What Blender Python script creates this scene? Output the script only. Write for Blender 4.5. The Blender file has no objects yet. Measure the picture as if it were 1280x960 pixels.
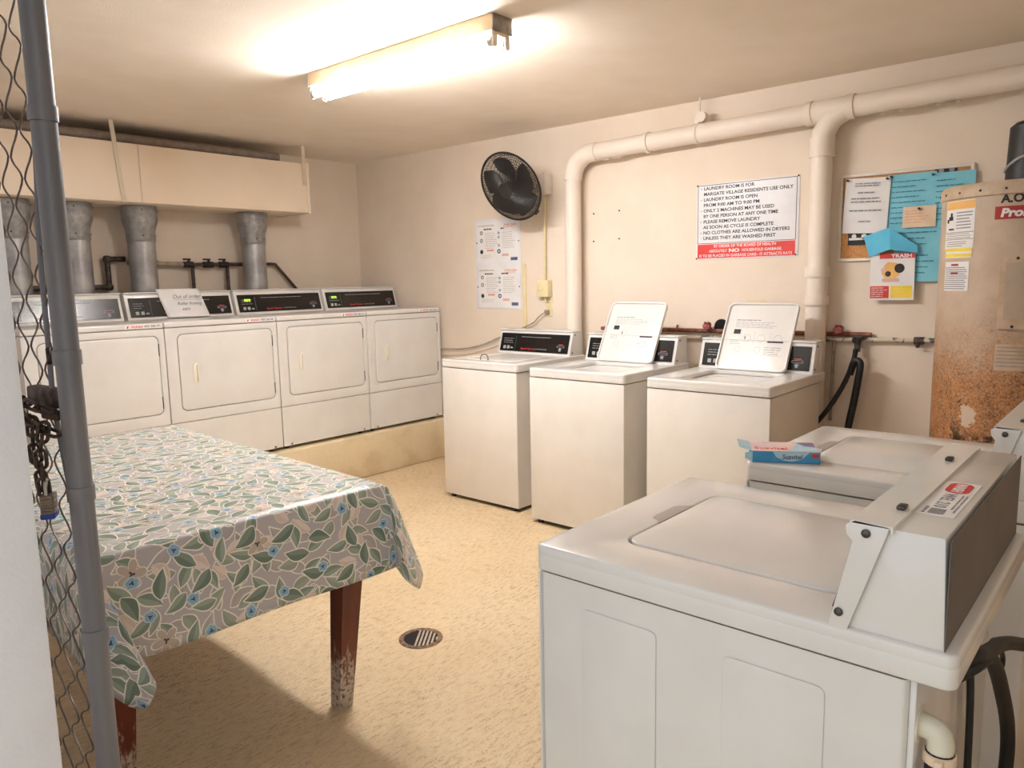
import bpy, bmesh, math, random
from mathutils import Vector, Matrix
random.seed(7)
PI = math.pi
SC = bpy.context.scene
COL = SC.collection

# ------------------------------------------------------------------ camera
CAM = Vector((4.2478, 5.4540, 1.4178))
YAW, PITCH, ROLL, FPX = -0.06888, -0.13730, -0.01969, 944.7
_a = math.radians(225) + YAW
FW = Vector((math.cos(_a) * math.cos(PITCH), math.sin(_a) * math.cos(PITCH), math.sin(PITCH)))
_r = FW.cross(Vector((0, 0, 1))).normalized()
_u = _r.cross(FW)
RT = math.cos(ROLL) * _r + math.sin(ROLL) * _u
UP = -math.sin(ROLL) * _r + math.cos(ROLL) * _u
cd = bpy.data.cameras.new('camera')
cam = bpy.data.objects.new('camera', cd)
COL.objects.link(cam)
cam.matrix_world = Matrix(((RT.x, UP.x, -FW.x, CAM.x), (RT.y, UP.y, -FW.y, CAM.y), (RT.z, UP.z, -FW.z, CAM.z), (0, 0, 0, 1)))
cd.sensor_fit = 'HORIZONTAL'; cd.sensor_width = 36.0
cd.lens = FPX / 1280 * 36.0
cd.clip_start = 0.02
SC.camera = cam

# ------------------------------------------------------------------ light
TUBE_STRENGTH = 64.0
TUBE_COLOR = (0.95, 0.965, 1.0, 1)
wd = bpy.data.worlds.new('daylight'); SC.world = wd; wd.use_nodes = True
bg = wd.node_tree.nodes['Background']
bg.inputs[0].default_value = (0.86, 0.93, 1.0, 1)
bg.inputs[1].default_value = 0.62
vs = SC.view_settings
vs.view_transform = 'Standard'; vs.look = 'None'; vs.gamma = 1.0; vs.use_curve_mapping = False
vs.exposure = 1.0

# ------------------------------------------------------------------ node helpers
def lin(c):
    out = []
    for v in c[:3]:
        v = v / 255.0
        out.append(v / 12.92 if v <= 0.04045 else ((v + 0.055) / 1.055) ** 2.4)
    return (out[0], out[1], out[2], 1.0)

class X:
    """a float socket with arithmetic"""
    def __init__(s, nt, sock): s.nt, s.s = nt, sock
    def _m(s, op, *a, clamp=False):
        n = s.nt.nodes.new('ShaderNodeMath'); n.operation = op; n.use_clamp = clamp
        for i, v in enumerate((s,) + a):
            if isinstance(v, X): s.nt.links.new(v.s, n.inputs[i])
            else: n.inputs[i].default_value = v
        return X(s.nt, n.outputs[0])
    def __add__(s, o): return s._m('ADD', o)
    def __sub__(s, o): return s._m('SUBTRACT', o)
    def __mul__(s, o): return s._m('MULTIPLY', o)
    def __truediv__(s, o): return s._m('DIVIDE', o)
    def sin(s): return s._m('SINE')
    def cos(s): return s._m('COSINE')
    def abs(s): return s._m('ABSOLUTE')
    def floor(s): return s._m('FLOOR')
    def lt(s, o): return s._m('LESS_THAN', o)
    def gt(s, o): return s._m('GREATER_THAN', o)
    def sqrt(s): return s._m('SQRT')
    def smooth(s, lo, hi):
        n = s.nt.nodes.new('ShaderNodeMapRange'); n.interpolation_type = 'SMOOTHSTEP'
        s.nt.links.new(s.s, n.inputs[0]); n.inputs[1].default_value = lo; n.inputs[2].default_value = hi
        return X(s.nt, n.outputs[0])

def mixc(nt, f, a, b):
    n = nt.nodes.new('ShaderNodeMix'); n.data_type = 'RGBA'
    for i, v in ((0, f), (6, a), (7, b)):
        if isinstance(v, X): nt.links.new(v.s, n.inputs[i])
        elif isinstance(v, (tuple, float, int)): n.inputs[i].default_value = v
        else: nt.links.new(v, n.inputs[i])
    return n.outputs[2]

def noise(nt, vec, scale, detail=3.0, rough=0.55):
    n = nt.nodes.new('ShaderNodeTexNoise'); n.inputs['Scale'].default_value = scale
    n.inputs['Detail'].default_value = detail; n.inputs['Roughness'].default_value = rough
    if vec is not None: nt.links.new(vec, n.inputs['Vector'])
    return X(nt, n.outputs[0])

def coords(nt, kind='Object', scale=None):
    t = nt.nodes.new('ShaderNodeTexCoord')
    if scale is None: return t.outputs[kind]
    m = nt.nodes.new('ShaderNodeMapping'); m.inputs['Scale'].default_value = scale
    nt.links.new(t.outputs[kind], m.inputs[0]); return m.outputs[0]

def new_mat(name, base=None, rough=0.5, metal=0.0, coat=0.0):
    m = bpy.data.materials.new(name); m.use_nodes = True
    b = m.node_tree.nodes['Principled BSDF']
    if base is not None: b.inputs['Base Color'].default_value = base
    b.inputs['Roughness'].default_value = rough; b.inputs['Metallic'].default_value = metal
    b.inputs['Coat Weight'].default_value = coat
    return m, m.node_tree, b

def bump(nt, b, h, strength, dist):
    n = nt.nodes.new('ShaderNodeBump'); n.inputs['Strength'].default_value = strength; n.inputs['Distance'].default_value = dist
    nt.links.new(h.s, n.inputs['Height']); nt.links.new(n.outputs[0], b.inputs['Normal'])

def speckled(name, c1, c2, scale=30, rough=0.5, metal=0.0, bs=0.0, bd=0.002, bscale=60, coat=0.0, lo=0.35, hi=0.65, stretch=None):
    m, nt, b = new_mat(name, None, rough, metal, coat)
    v = coords(nt, 'Object', stretch)
    f = noise(nt, v, scale).smooth(lo, hi)
    nt.links.new(mixc(nt, f, lin(c1), lin(c2)), b.inputs['Base Color'])
    if bs: bump(nt, b, noise(nt, v, bscale, 4), bs, bd)
    return m

def emit(name, col, strength):
    m, nt, b = new_mat(name, col, 0.4)
    b.inputs['Emission Color'].default_value = col; b.inputs['Emission Strength'].default_value = strength
    return m

MT = {}
MT['wall'] = speckled('cream_painted_wall', (234, 217, 197), (238, 222, 203), 3, 0.75, bs=0.25, bd=0.004, bscale=38)
MT['ceiling'] = speckled('cream_textured_ceiling', (243, 229, 211), (246, 233, 217), 4, 0.85, bs=0.3, bd=0.004, bscale=150)
MT['jamb'] = speckled('grey_white_plaster', (232, 232, 236), (237, 237, 241), 6, 0.8, bs=0.4, bd=0.003, bscale=120)
MT['white'] = speckled('white_enamel', (229, 224, 218), (233, 229, 223), 5, 0.22, coat=0.3, bs=0.03, bd=0.002, bscale=25)
MT['bisque'] = speckled('off_white_enamel', (231, 223, 213), (235, 228, 218), 5, 0.3, coat=0.2)
MT['plastic'] = speckled('cream_plastic', (226, 219, 196), (230, 224, 202), 8, 0.4)
MT['handle'] = speckled('almond_plastic', (238, 229, 212), (240, 232, 216), 8, 0.4)
MT['black'] = speckled('black_gloss_panel', (20, 17, 17), (28, 24, 23), 10, 0.22)
MT['rubber'] = speckled('black_rubber', (22, 22, 23), (32, 32, 33), 20, 0.5)
MT['dark'] = speckled('dark_metal', (40, 36, 34), (58, 52, 48), 40, 0.5, 0.3)
MT['steel'] = speckled('galvanised_duct', (150, 148, 148), (176, 174, 173), 9, 0.42, 0.55, bs=0.15, bd=0.002, bscale=30)
MT['foil'] = speckled('crumpled_foil_tape', (140, 138, 137), (166, 164, 162), 22, 0.45, 0.5, bs=0.5, bd=0.006, bscale=60)
MT['screw'] = speckled('grey_screw', (70, 66, 62), (98, 92, 86), 60, 0.4, 0.8)
MT['chrome'] = speckled('chrome', (190, 188, 184), (205, 203, 200), 20, 0.2, 0.9)
MT['panelgrey'] = speckled('beige_grey_panel', (178, 160, 140), (188, 170, 150), 9, 0.5)
MT['backshade'] = speckled('shaded_console_back', (100, 91, 84), (110, 100, 93), 6, 0.6)  # white console enamel with the shade on its back mixed into the colour
MT['grey'] = speckled('grey_rubber_key', (150, 150, 148), (168, 168, 166), 40, 0.5)
MT['pvc'] = speckled('cream_painted_pipe', (236, 221, 205), (240, 226, 211), 5, 0.5, bs=0.15, bd=0.002, bscale=20)
MT['duct'] = speckled('cream_duct_paint', (246, 226, 202), (248, 230, 207), 3, 0.6)
MT['strap'] = speckled('cream_strap', (222, 206, 180), (230, 214, 190), 9, 0.5)
MT['gate'] = speckled('weathered_galvanised_steel', (112, 113, 118), (140, 140, 145), 7, 0.45, 0.25, stretch=(1, 1, .12))
MT['wire'] = speckled('brown_grey_wire', (84, 74, 68), (112, 100, 92), 25, 0.5, 0.5)
MT['rustychain'] = speckled('rusty_chain', (50, 40, 36), (92, 72, 62), 60, 0.6, 0.5)
MT['brass'] = speckled('dull_laminated_padlock', (120, 106, 92), (150, 136, 120), 50, 0.45, 0.6, stretch=(1, 1, 9))
MT['blue'] = speckled('blue_bumper', (38, 60, 150), (46, 70, 170), 20, 0.5)
MT['housing'] = speckled('yellowed_fixture_paint', (232, 206, 168), (238, 216, 182), 12, 0.45)
MT['endcap'] = speckled('grey_end_cap', (120, 112, 102), (156, 146, 132), 30, 0.45, 0.4)
MT['tube'] = emit('fluorescent_tube', TUBE_COLOR, TUBE_STRENGTH)
MT['tubecap'] = speckled('tube_cap', (200, 196, 190), (215, 212, 205), 20, 0.3, 0.7)
MT['paper'] = speckled('white_paper', (236, 232, 230), (240, 237, 235), 8, 0.7)
MT['paperwarm'] = speckled('tan_card', (232, 204, 174), (240, 214, 186), 12, 0.7)
MT['cyan'] = speckled('light_blue_paper', (126, 202, 220), (136, 210, 226), 8, 0.7)
MT['cyan2'] = speckled('sky_blue_paper', (92, 190, 226), (102, 198, 232), 8, 0.7)
MT['ink'] = speckled('black_ink', (38, 34, 36), (48, 44, 46), 30, 0.7)
MT['inkgrey'] = speckled('grey_ink', (140, 138, 142), (156, 154, 158), 30, 0.7)
MT['inklight'] = speckled('pale_ink', (196, 186, 180), (204, 196, 190), 30, 0.7)
MT['inkorange'] = speckled('orange_ink', (226, 150, 116), (232, 160, 126), 30, 0.7)
MT['inkblue'] = speckled('blue_ink', (78, 92, 122), (90, 104, 132), 30, 0.7)
MT['inkpink'] = speckled('pink_ink', (226, 180, 168), (230, 188, 176), 30, 0.7)
MT['inknavy'] = speckled('navy_text_on_blue', (66, 124, 146), (76, 134, 154), 30, 0.7)
MT['red'] = speckled('sign_red', (212, 44, 38), (220, 52, 44), 10, 0.45)
MT['redtxt'] = speckled('red_lettering', (206, 52, 44), (214, 60, 50), 10, 0.5)
MT['yellow'] = speckled('yellow_print', (242, 214, 66), (246, 220, 80), 10, 0.6)
MT['orange'] = speckled('orange_print', (240, 184, 100), (244, 192, 112), 10, 0.6)
MT['greenlcd'] = emit('lit_green_digits', lin((150, 200, 40)), 1.2)
MT['signwhite'] = speckled('white_sign_board', (232, 230, 232), (237, 235, 236), 8, 0.35)
MT['cork'] = speckled('cork', (186, 128, 74), (208, 152, 98), 140, 0.85)
MT['corkframe'] = speckled('white_board_frame', (228, 216, 202), (234, 224, 212), 15, 0.5)
MT['pin'] = speckled('black_pin', (24, 24, 28), (34, 34, 38), 20, 0.35)
MT['badge'] = speckled('red_badge', (160, 40, 36), (172, 48, 42), 20, 0.45)
MT['ivory'] = speckled('ivory_plastic', (232, 214, 166), (236, 220, 176), 20, 0.4)
MT['conduit'] = speckled('grey_brown_conduit', (134, 118, 108), (150, 134, 122), 20, 0.5)
MT['fanblack'] = speckled('black_fan_plastic', (30, 27, 26), (40, 36, 34), 20, 0.42)
MT['fanblade'] = speckled('dark_translucent_blade', (52, 46, 44), (60, 54, 50), 10, 0.35)
MT['fanwhite'] = speckled('white_fan_mount', (226, 212, 198), (232, 220, 206), 20, 0.45)
MT['copper'] = speckled('rusty_brown_pipe', (112, 62, 46), (150, 96, 76), 40, 0.6, 0.2)
MT['peel'] = speckled('peeling_white_pipe', (216, 200, 178), (92, 98, 90), 22, 0.6, lo=.52, hi=.6)
MT['oldgrey'] = speckled('painted_grey_pipe', (176, 160, 142), (148, 132, 116), 22, 0.6)
MT['valve'] = speckled('oxide_red_valve', (130, 50, 46), (160, 92, 84), 60, 0.6)
MT['olddark'] = speckled('blackened_pipe', (56, 46, 42), (88, 76, 68), 40, 0.5, 0.3)
MT['teal'] = speckled('teal_plastic', (52, 128, 118), (62, 140, 130), 20, 0.5)
MT['boxblue'] = speckled('carton_blue', (62, 150, 200), (76, 162, 210), 14, 0.45)
MT['boxlight'] = speckled('carton_pale_blue', (168, 208, 224), (186, 218, 230), 14, 0.5)
MT['boxpink'] = speckled('carton_pink', (240, 208, 196), (226, 196, 206), 18, 0.45)
MT['boxpurple'] = speckled('carton_purple', (120, 106, 150), (140, 126, 170), 18, 0.5)
MT['drain'] = speckled('rusty_drain', (92, 66, 50), (150, 118, 90), 60, 0.7, 0.2)
MT['hole'] = new_mat('drain_dark', lin((20, 14, 12)), 0.9)[0]
MT['drainlight'] = speckled('worn_grate_bar', (176, 160, 140), (196, 180, 160), 60, 0.5, 0.3)
MT['tablewood'] = speckled('dark_table_top', (96, 46, 28), (110, 56, 34), 12, 0.4)

def floor_mat():
    m, nt, b = new_mat('worn_cream_floor_paint', None, 0.5)
    v = coords(nt, 'Object')
    st = coords(nt, 'Object', (0.30, 1.0, 1.0))
    big = noise(nt, v, 1.6, 3).smooth(.35, .7)
    col = mixc(nt, big, lin((240, 216, 176)), lin((232, 206, 164)))
    pit = noise(nt, st, 78, 5, .68)
    gr = noise(nt, v, 130, 4, .7)
    area = noise(nt, v, 2.3, 4).smooth(.38, .75)
    f = (pit * .62 + gr * .38).smooth(.46, .66) * (area * 0.5 + 0.46)
    col = mixc(nt, f, col, lin((158, 118, 82)))
    deep = (pit * .5 + gr * .5).smooth(.60, .66) * (area * .5 + .45)
    col = mixc(nt, deep, col, lin((104, 72, 48)))
    spot = noise(nt, v, 9, 6, .7).smooth(.66, .76)
    col = mixc(nt, spot * 0.4, col, lin((140, 108, 78)))
    nt.links.new(col, b.inputs['Base Color'])
    bump(nt, b, pit, 0.9, 0.012)
    return m
MT['floor'] = floor_mat()

def platform_mat():
    m, nt, b = new_mat('cream_curb_paint', None, 0.6)
    v = coords(nt, 'Object')
    f = noise(nt, v, 5, 5).smooth(.4, .7)
    nt.links.new(mixc(nt, f, lin((234, 215, 178)), lin((220, 198, 160))), b.inputs['Base Color'])
    bump(nt, b, noise(nt, v, 30, 5), .4, .006)
    return m
MT['platform'] = platform_mat()

def heater_mat():
    m, nt, b = new_mat('rusting_beige_tank', None, 0.5)
    v = coords(nt, 'Object')
    sx = nt.nodes.new('ShaderNodeSeparateXYZ'); nt.links.new(v, sx.inputs[0])
    z = X(nt, sx.outputs[2])
    big = noise(nt, v, 4, 5, .65)
    fine = noise(nt, v, 60, 5, .7)
    fade = z._m('MULTIPLY', -1.0) + 1.32 + (big - 0.5) * 0.5          # >0 below about z 1.3
    lower = fade.smooth(-.02, .45)
    spots = noise(nt, v, 120, 5, .75).smooth(.40, .58)
    rust = (lower * (spots * 0.75 + 0.5))._m('MINIMUM', 1.0)
    base = mixc(nt, noise(nt, v, 7, 4).smooth(.35, .7), lin((204, 184, 162)), lin((190, 168, 144)))
    grain = noise(nt, v, 130, 5, .75)
    rc = mixc(nt, (grain * .6 + noise(nt, v, 22, 4, .6) * .4).smooth(.42, .62), lin((184, 124, 66)), lin((118, 70, 34)))
    col = mixc(nt, rust, base, rc)
    dots = noise(nt, v, 42, 2, .5).smooth(.66, .72)
    col = mixc(nt, dots * lower * .9, col, lin((58, 28, 16)))
    # bare flaked patch and black scorch low down
    px = X(nt, sx.outputs[0]); py = X(nt, sx.outputs[1])
    dy = (py + 0.105) * 21.0; dz = (z - 0.82) * 13.0
    r = (dy * dy + dz * dz).sqrt() + (fine - .5) * 1.5
    col = mixc(nt, r.lt(.62), col, lin((206, 190, 170)))
    bz = (z._m('MULTIPLY', -1.0) + .775 + (big - .5) * .18).smooth(0, .05) * py.gt(-.17) * noise(nt, v, 34, 4).smooth(.4, .55)
    col = mixc(nt, bz, col, lin((40, 22, 14)))
    nt.links.new(col, b.inputs['Base Color'])
    bump(nt, b, fine, .25, .003)
    return m
MT['heater'] = heater_mat()
MT['heaterplain'] = speckled('beige_tank_rim', (206, 184, 158), (190, 164, 134), 14, 0.5)

def leg_mat():
    m, nt, b = new_mat('scuffed_mahogany', None, 0.35)
    v = coords(nt, 'Object'); st = coords(nt, 'Object', (1, 1, .18))
    sx = nt.nodes.new('ShaderNodeSeparateXYZ'); nt.links.new(v, sx.inputs[0])
    z = X(nt, sx.outputs[2])
    wood = mixc(nt, noise(nt, st, 30, 4).smooth(.3, .7), lin((112, 44, 24)), lin((84, 32, 20)))
    wear = ((z._m('MULTIPLY', -1.0) + .30) * 1.7 + noise(nt, st, 55, 5, .65)).smooth(.66, .80)
    wear = wear * z.lt(.32) * noise(nt, v, 70, 3, .6).smooth(.34, .52)
    col = mixc(nt, wear, wood, lin((186, 172, 158)))
    nt.links.new(col, b.inputs['Base Color'])
    return m
MT['leg'] = leg_mat()

def cloth_mat():
    m, nt, b = new_mat('leaf_print_oilcloth', None, 0.42)
    uvn = nt.nodes.new('ShaderNodeUVMap'); uvn.uv_map = 'cloth'
    sep = nt.nodes.new('ShaderNodeSeparateXYZ'); nt.links.new(uvn.outputs[0], sep.inputs[0])
    U, V = X(nt, sep.outputs[0]), X(nt, sep.outputs[1])
    # a little wobble so nothing sits on a grid
    wob = noise(nt, uvn.outputs[0], 9, 2)
    U = U + (wob - .5) * .02; V = V + (noise(nt, uvn.outputs[0], 7, 2) - .5) * .02
    def cell(scale, ang, ox, oy):
        c, s = math.cos(ang), math.sin(ang)
        p = (U * c + V * s) * scale + ox; q = (V * c - U * s) * scale + oy
        fp, fq = p.floor(), q.floor()
        cb = nt.nodes.new('ShaderNodeCombineXYZ')
        nt.links.new(fp.s, cb.inputs[0]); nt.links.new(fq.s, cb.inputs[1])
        wn = nt.nodes.new('ShaderNodeTexWhiteNoise'); wn.noise_dimensions = '3D'
        cb.inputs[2].default_value = ox * 3.7
        nt.links.new(cb.outputs[0], wn.inputs[0])
        sc = nt.nodes.new('ShaderNodeSeparateColor'); nt.links.new(wn.outputs[1], sc.inputs[0])
        r1, r2, r3 = (X(nt, sc.outputs[i]) for i in range(3))
        return p - fp - .5, q - fq - .5, r1, r2, r3
    def leaf(col, scale, ang, ox, oy, fill, dark, edge, half=.46, wid=.2, keep=1.0, spread=.16, aim=0.0):
        lx, ly, r1, r2, r3 = cell(scale, ang, ox, oy)
        lx = lx - (r2 - .5) * spread; ly = ly - (r3 - .5) * spread
        th = r1 * 6.283 + aim
        c, s = th.cos(), th.sin()
        a = lx * c + ly * s; d = ly * c - lx * s
        d = d + a * a * .35                                   # bend
        t = a / half
        w = (t * t)._m('MULTIPLY', -1.0) + 1.0
        w = w * wid * (t * .35 + 1.0)
        e = d.abs() - w                                        # <0 inside
        on = r2.lt(keep)
        ed = 0.0036 * scale
        col = mixc(nt, e.lt(ed) * on * w.gt(-.02), col, edge)
        col = mixc(nt, e.lt(0.0) * on, col, mixc(nt, d.gt(0.0), fill, dark))
        return col
    def flower(col, scale, ang, ox, oy, R, petals, fill, edge, heart, hr, keep, depth):
        lx, ly, r1, r2, r3 = cell(scale, ang, ox, oy)
        lx = lx - (r2 - .5) * .3; ly = ly - (r3 - .5) * .3
        rr = (lx * lx + ly * ly).sqrt()
        an = ly._m('ARCTAN2', lx) + r1 * 6.283
        pet = (an * (petals / 2.0)).cos().abs() * depth + (1.0 - depth)
        e = rr - pet * R
        on = r3.lt(keep)
        col = mixc(nt, e.lt(.0034 * scale) * on, col, edge)
        col = mixc(nt, e.lt(0.0) * on, col, fill)
        hrt = rr - ((an * 3.0).cos() * .35 + .65) * hr
        col = mixc(nt, hrt.lt(0.0) * on, col, heart)
        return col
    cream = lin((238, 231, 220)); g1, g2 = lin((150, 164, 146)), lin((126, 142, 126))
    h1, h2 = lin((160, 166, 150)), lin((148, 156, 140))
    pale = lin((226, 212, 200)); taupe = lin((180, 172, 170))
    col = mixc(nt, noise(nt, uvn.outputs[0], 5, 2), lin((188, 181, 181)), lin((182, 175, 177)))
    col = leaf(col, 12.5, .3, 3.1, 7.7, taupe, lin((174, 166, 162)), cream, .5, .19, .8)
    col = leaf(col, 13.5, 1.1, 13.1, 2.7, h1, h2, cream, .48, .2, .85)
    col = leaf(col, 14.5, .75, 5.6, 21.3, pale, lin((214, 196, 184)), pale, .42, .2, .45)
    col = leaf(col, 13.8, 2.0, 41.4, 9.2, g1, g2, cream, .48, .19, .85)
    col = flower(col, 7.0, .5, 8.8, 4.4, .25, 5, lin((190, 174, 158)), cream, lin((70, 58, 56)), .06, .55, .62)
    col = leaf(col, 12.6, 2.6, 31.9, 17.2, g2, lin((104, 122, 106)), cream, .47, .2, .62)
    col = flower(col, 8.2, 1.3, 2.3, 11.9, .118, 5, lin((138, 176, 200)), lin((196, 210, 216)), lin((30, 44, 82)), .05, .78, .2)
    nt.links.new(col, b.inputs['Base Color'])
    b.inputs['Coat Weight'].default_value = .3; b.inputs['Coat Roughness'].default_value = .42
    bump(nt, b, noise(nt, uvn.outputs[0], 6, 3), .25, .004)
    return m
MT['cloth'] = cloth_mat()

# ------------------------------------------------------------------ mesh helpers
class MB:
    def __init__(s): s.bm = bmesh.new()
    def add(s, bm2, mtx=None):
        me = bpy.data.meshes.new('tmp'); bm2.to_mesh(me); bm2.free()
        if mtx is not None: me.transform(mtx)
        s.bm.from_mesh(me); bpy.data.meshes.remove(me); return s
    def box(s, x0, x1, y0, y1, z0, z1, bev=0.0, seg=2, mtx=None):
        b = bmesh.new(); bmesh.ops.create_cube(b, size=1)
        for v in b.verts:
            v.co = Vector(((x0 + x1) / 2 + v.co.x * (x1 - x0), (y0 + y1) / 2 + v.co.y * (y1 - y0), (z0 + z1) / 2 + v.co.z * (z1 - z0)))
        if bev > 0: bmesh.ops.bevel(b, geom=list(b.edges), offset=bev, segments=seg, profile=0.5, affect='EDGES')
        return s.add(b, mtx)
    def tube(s, pts, r, seg=12, cap=True, closed=False, mtx=None):
        b = bmesh.new(); pts = [Vector(p) for p in pts]; n = len(pts)
        rs = r if isinstance(r, (list, tuple)) else [r] * n
        rings = []; prev = None
        for i, p in enumerate(pts):
            if closed: d = (pts[(i + 1) % n] - pts[i - 1]).normalized()
            else: d = (pts[min(i + 1, n - 1)] - pts[max(i - 1, 0)]).normalized()
            if prev is None:
                a = Vector((0, 0, 1)) if abs(d.z) < .9 else Vector((1, 0, 0))
                e1 = d.cross(a).normalized()
            else:
                e1 = (prev - d * prev.dot(d)).normalized()
            prev = e1; e2 = d.cross(e1)
            rings.append([b.verts.new(p + (e1 * math.cos(2 * PI * k / seg) + e2 * math.sin(2 * PI * k / seg)) * rs[i]) for k in range(seg)])
        for i in range(n if closed else n - 1):
            A, B = rings[i], rings[(i + 1) % n]
            for k in range(seg): b.faces.new((A[k], A[(k + 1) % seg], B[(k + 1) % seg], B[k]))
        if cap and not closed:
            b.faces.new(rings[0][::-1]); b.faces.new(rings[-1])
        return s.add(b, mtx)
    def lathe(s, prof, seg=24, mtx=None, a0=0.0, a1=2 * PI, cap=True):
        """profile of (r, z) turned about local z"""
        b = bmesh.new(); full = abs(a1 - a0 - 2 * PI) < 1e-6; n = seg if full else seg + 1
        rings = [[b.verts.new((r * math.cos(a0 + (a1 - a0) * k / seg), r * math.sin(a0 + (a1 - a0) * k / seg), z)) for k in range(n)] for r, z in prof]
        for i in range(len(prof) - 1):
            for k in range(seg):
                k2 = (k + 1) % n
                b.faces.new((rings[i][k], rings[i][k2], rings[i + 1][k2], rings[i + 1][k]))
        if cap and full:
            if prof[0][0] > 1e-4: b.faces.new(rings[0][::-1])
            if prof[-1][0] > 1e-4: b.faces.new(rings[-1])
        bmesh.ops.remove_doubles(b, verts=b.verts, dist=1e-6)
        return s.add(b, mtx)
    def prism(s, poly, h0, h1, bev=0.0, mtx=None, seg=2):
        """polygon in local xy from z h0 to h1"""
        b = bmesh.new()
        f = b.faces.new([b.verts.new((x, y, h0)) for x, y in poly])
        g = bmesh.ops.extrude_face_region(b, geom=[f])
        for v in g['geom']:
            if isinstance(v, bmesh.types.BMVert): v.co.z = h1
        bmesh.ops.recalc_face_normals(b, faces=b.faces)
        if bev > 0: bmesh.ops.bevel(b, geom=list(b.edges), offset=bev, segments=seg, profile=.5, affect='EDGES')
        return s.add(b, mtx)
    def slab(s, loops, h0, h1, bev=0.0, mtx=None):
        """outline loop plus hole loops in local xy, filled and given thickness h0..h1"""
        cu = bpy.data.curves.new('tmp', 'CURVE'); cu.dimensions = '2D'; cu.fill_mode = 'BOTH'
        t = (h1 - h0) / 2; cu.extrude = max(t - bev, 1e-5)
        if bev > 0: cu.bevel_depth = bev; cu.bevel_resolution = 2; cu.offset = -bev
        for lp in loops:
            sp = cu.splines.new('POLY'); sp.points.add(len(lp) - 1); sp.use_cyclic_u = True
            for i, (x, y) in enumerate(lp): sp.points[i].co = (x, y, 0, 1)
        ob = bpy.data.objects.new('tmp', cu)
        me = ob.to_mesh(); b = bmesh.new(); b.from_mesh(me); ob.to_mesh_clear()
        bpy.data.objects.remove(ob); bpy.data.curves.remove(cu)
        bmesh.ops.remove_doubles(b, verts=b.verts, dist=1e-6)
        for v in b.verts: v.co.z += (h0 + h1) / 2
        return s.add(b, mtx)
    def grid(s, fn, nu, nv, thick=0.0):
        b = bmesh.new()
        V = [[b.verts.new(fn(i / nu, j / nv)) for j in range(nv + 1)] for i in range(nu + 1)]
        for i in range(nu):
            for j in range(nv): b.faces.new((V[i][j], V[i + 1][j], V[i + 1][j + 1], V[i][j + 1]))
        if thick: 
            bmesh.ops.recalc_face_normals(b, faces=b.faces)
            bmesh.ops.solidify(b, geom=list(b.faces), thickness=thick)
        return s.add(b)
    def build(s, name, mat, parent=None, smooth=40, mtx=None):
        if mtx is not None: s.bm.transform(mtx)
        bmesh.ops.recalc_face_normals(s.bm, faces=s.bm.faces)
        me = bpy.data.meshes.new(name); s.bm.to_mesh(me); s.bm.free()
        me.materials.append(MT[mat] if isinstance(mat, str) else mat)
        if smooth:
            me.polygons.foreach_set('use_smooth', [True] * len(me.polygons))
            me.set_sharp_from_angle(angle=math.radians(smooth))
        ob = bpy.data.objects.new(name, me); COL.objects.link(ob)
        if parent is not None: ob.parent = parent
        return ob

def rrect(x0, x1, y0, y1, r, n=5):
    out = []
    for cx, cy, a in ((x1 - r, y1 - r, 0), (x0 + r, y1 - r, 90), (x0 + r, y0 + r, 180), (x1 - r, y0 + r, 270)):
        for k in range(n + 1):
            t = math.radians(a + 90 * k / n); out.append((cx + r * math.cos(t), cy + r * math.sin(t)))
    return out

def circ(cx, cy, r, n=24): return [(cx + r * math.cos(2 * PI * k / n), cy + r * math.sin(2 * PI * k / n)) for k in range(n)]

def frame(o, ex, ey):
    """matrix whose local x, y go along ex, ey"""
    ex = Vector(ex).normalized(); ey = Vector(ey); ey = (ey - ex * ey.dot(ex)).normalized(); ez = ex.cross(ey)
    return Matrix(((ex.x, ey.x, ez.x, o[0]), (ex.y, ey.y, ez.y, o[1]), (ex.z, ey.z, ez.z, o[2]), (0, 0, 0, 1)))

def along(o, d):
    d = Vector(d).normalized(); a = Vector((0, 0, 1)) if abs(d.z) < .9 else Vector((1, 0, 0))
    e = a.cross(d).normalized(); f = d.cross(e)
    return Matrix(((e.x, f.x, d.x, o[0]), (e.y, f.y, d.y, o[1]), (e.z, f.z, d.z, o[2]), (0, 0, 0, 1)))

RW = lambda x, y, z: frame((x, y, z), (0, 1, 0), (0, 0, 1))          # plane lying on the right wall, local x = +Y, local y = up

def text_mb(mb, s, size, mtx, x=0.0, y=0.0, align='LEFT', bold=0.0, width=None, shear=0.0, h=0.0006):
    cu = bpy.data.curves.new('tmp', 'FONT'); cu.body = s; cu.size = size; cu.align_x = align; cu.offset = bold * size
    cu.extrude = h / 2; cu.shear = shear; cu.resolution_u = 3
    ob = bpy.data.objects.new('tmp', cu); me = ob.to_mesh()
    b = bmesh.new(); b.from_mesh(me); ob.to_mesh_clear(); bpy.data.objects.remove(ob); bpy.data.curves.remove(cu)
    k = 1.0
    if width:
        xs = [v.co.x for v in b.verts]; k = width / (max(xs) - min(xs))
    for v in b.verts: v.co = Vector((v.co.x * k + x, v.co.y + y, v.co.z))
    mb.add(b, mtx); return mb

def bars(mb, mtx, x0, x1, y0, y1, n, fill=.45, ragged=.35, h=0.0004):
    """rows of unreadably small print"""
    for i in range(n):
        yc = y1 - (i + .5) * (y1 - y0) / n; t = (y1 - y0) / n * fill / 2
        xe = x1 - random.random() * ragged * (x1 - x0)
        x = x0
        while x < xe - .002:
            w = min(random.uniform(.012, .035), xe - x)
            mb.box(x, x + w, yc - t, yc + t, 0, h, mtx=mtx); x += w + .004
    return mb

def tag(o, label, cat, group=None):
    o['label'] = label; o['category'] = cat
    if group: o['group'] = group
    return o

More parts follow.
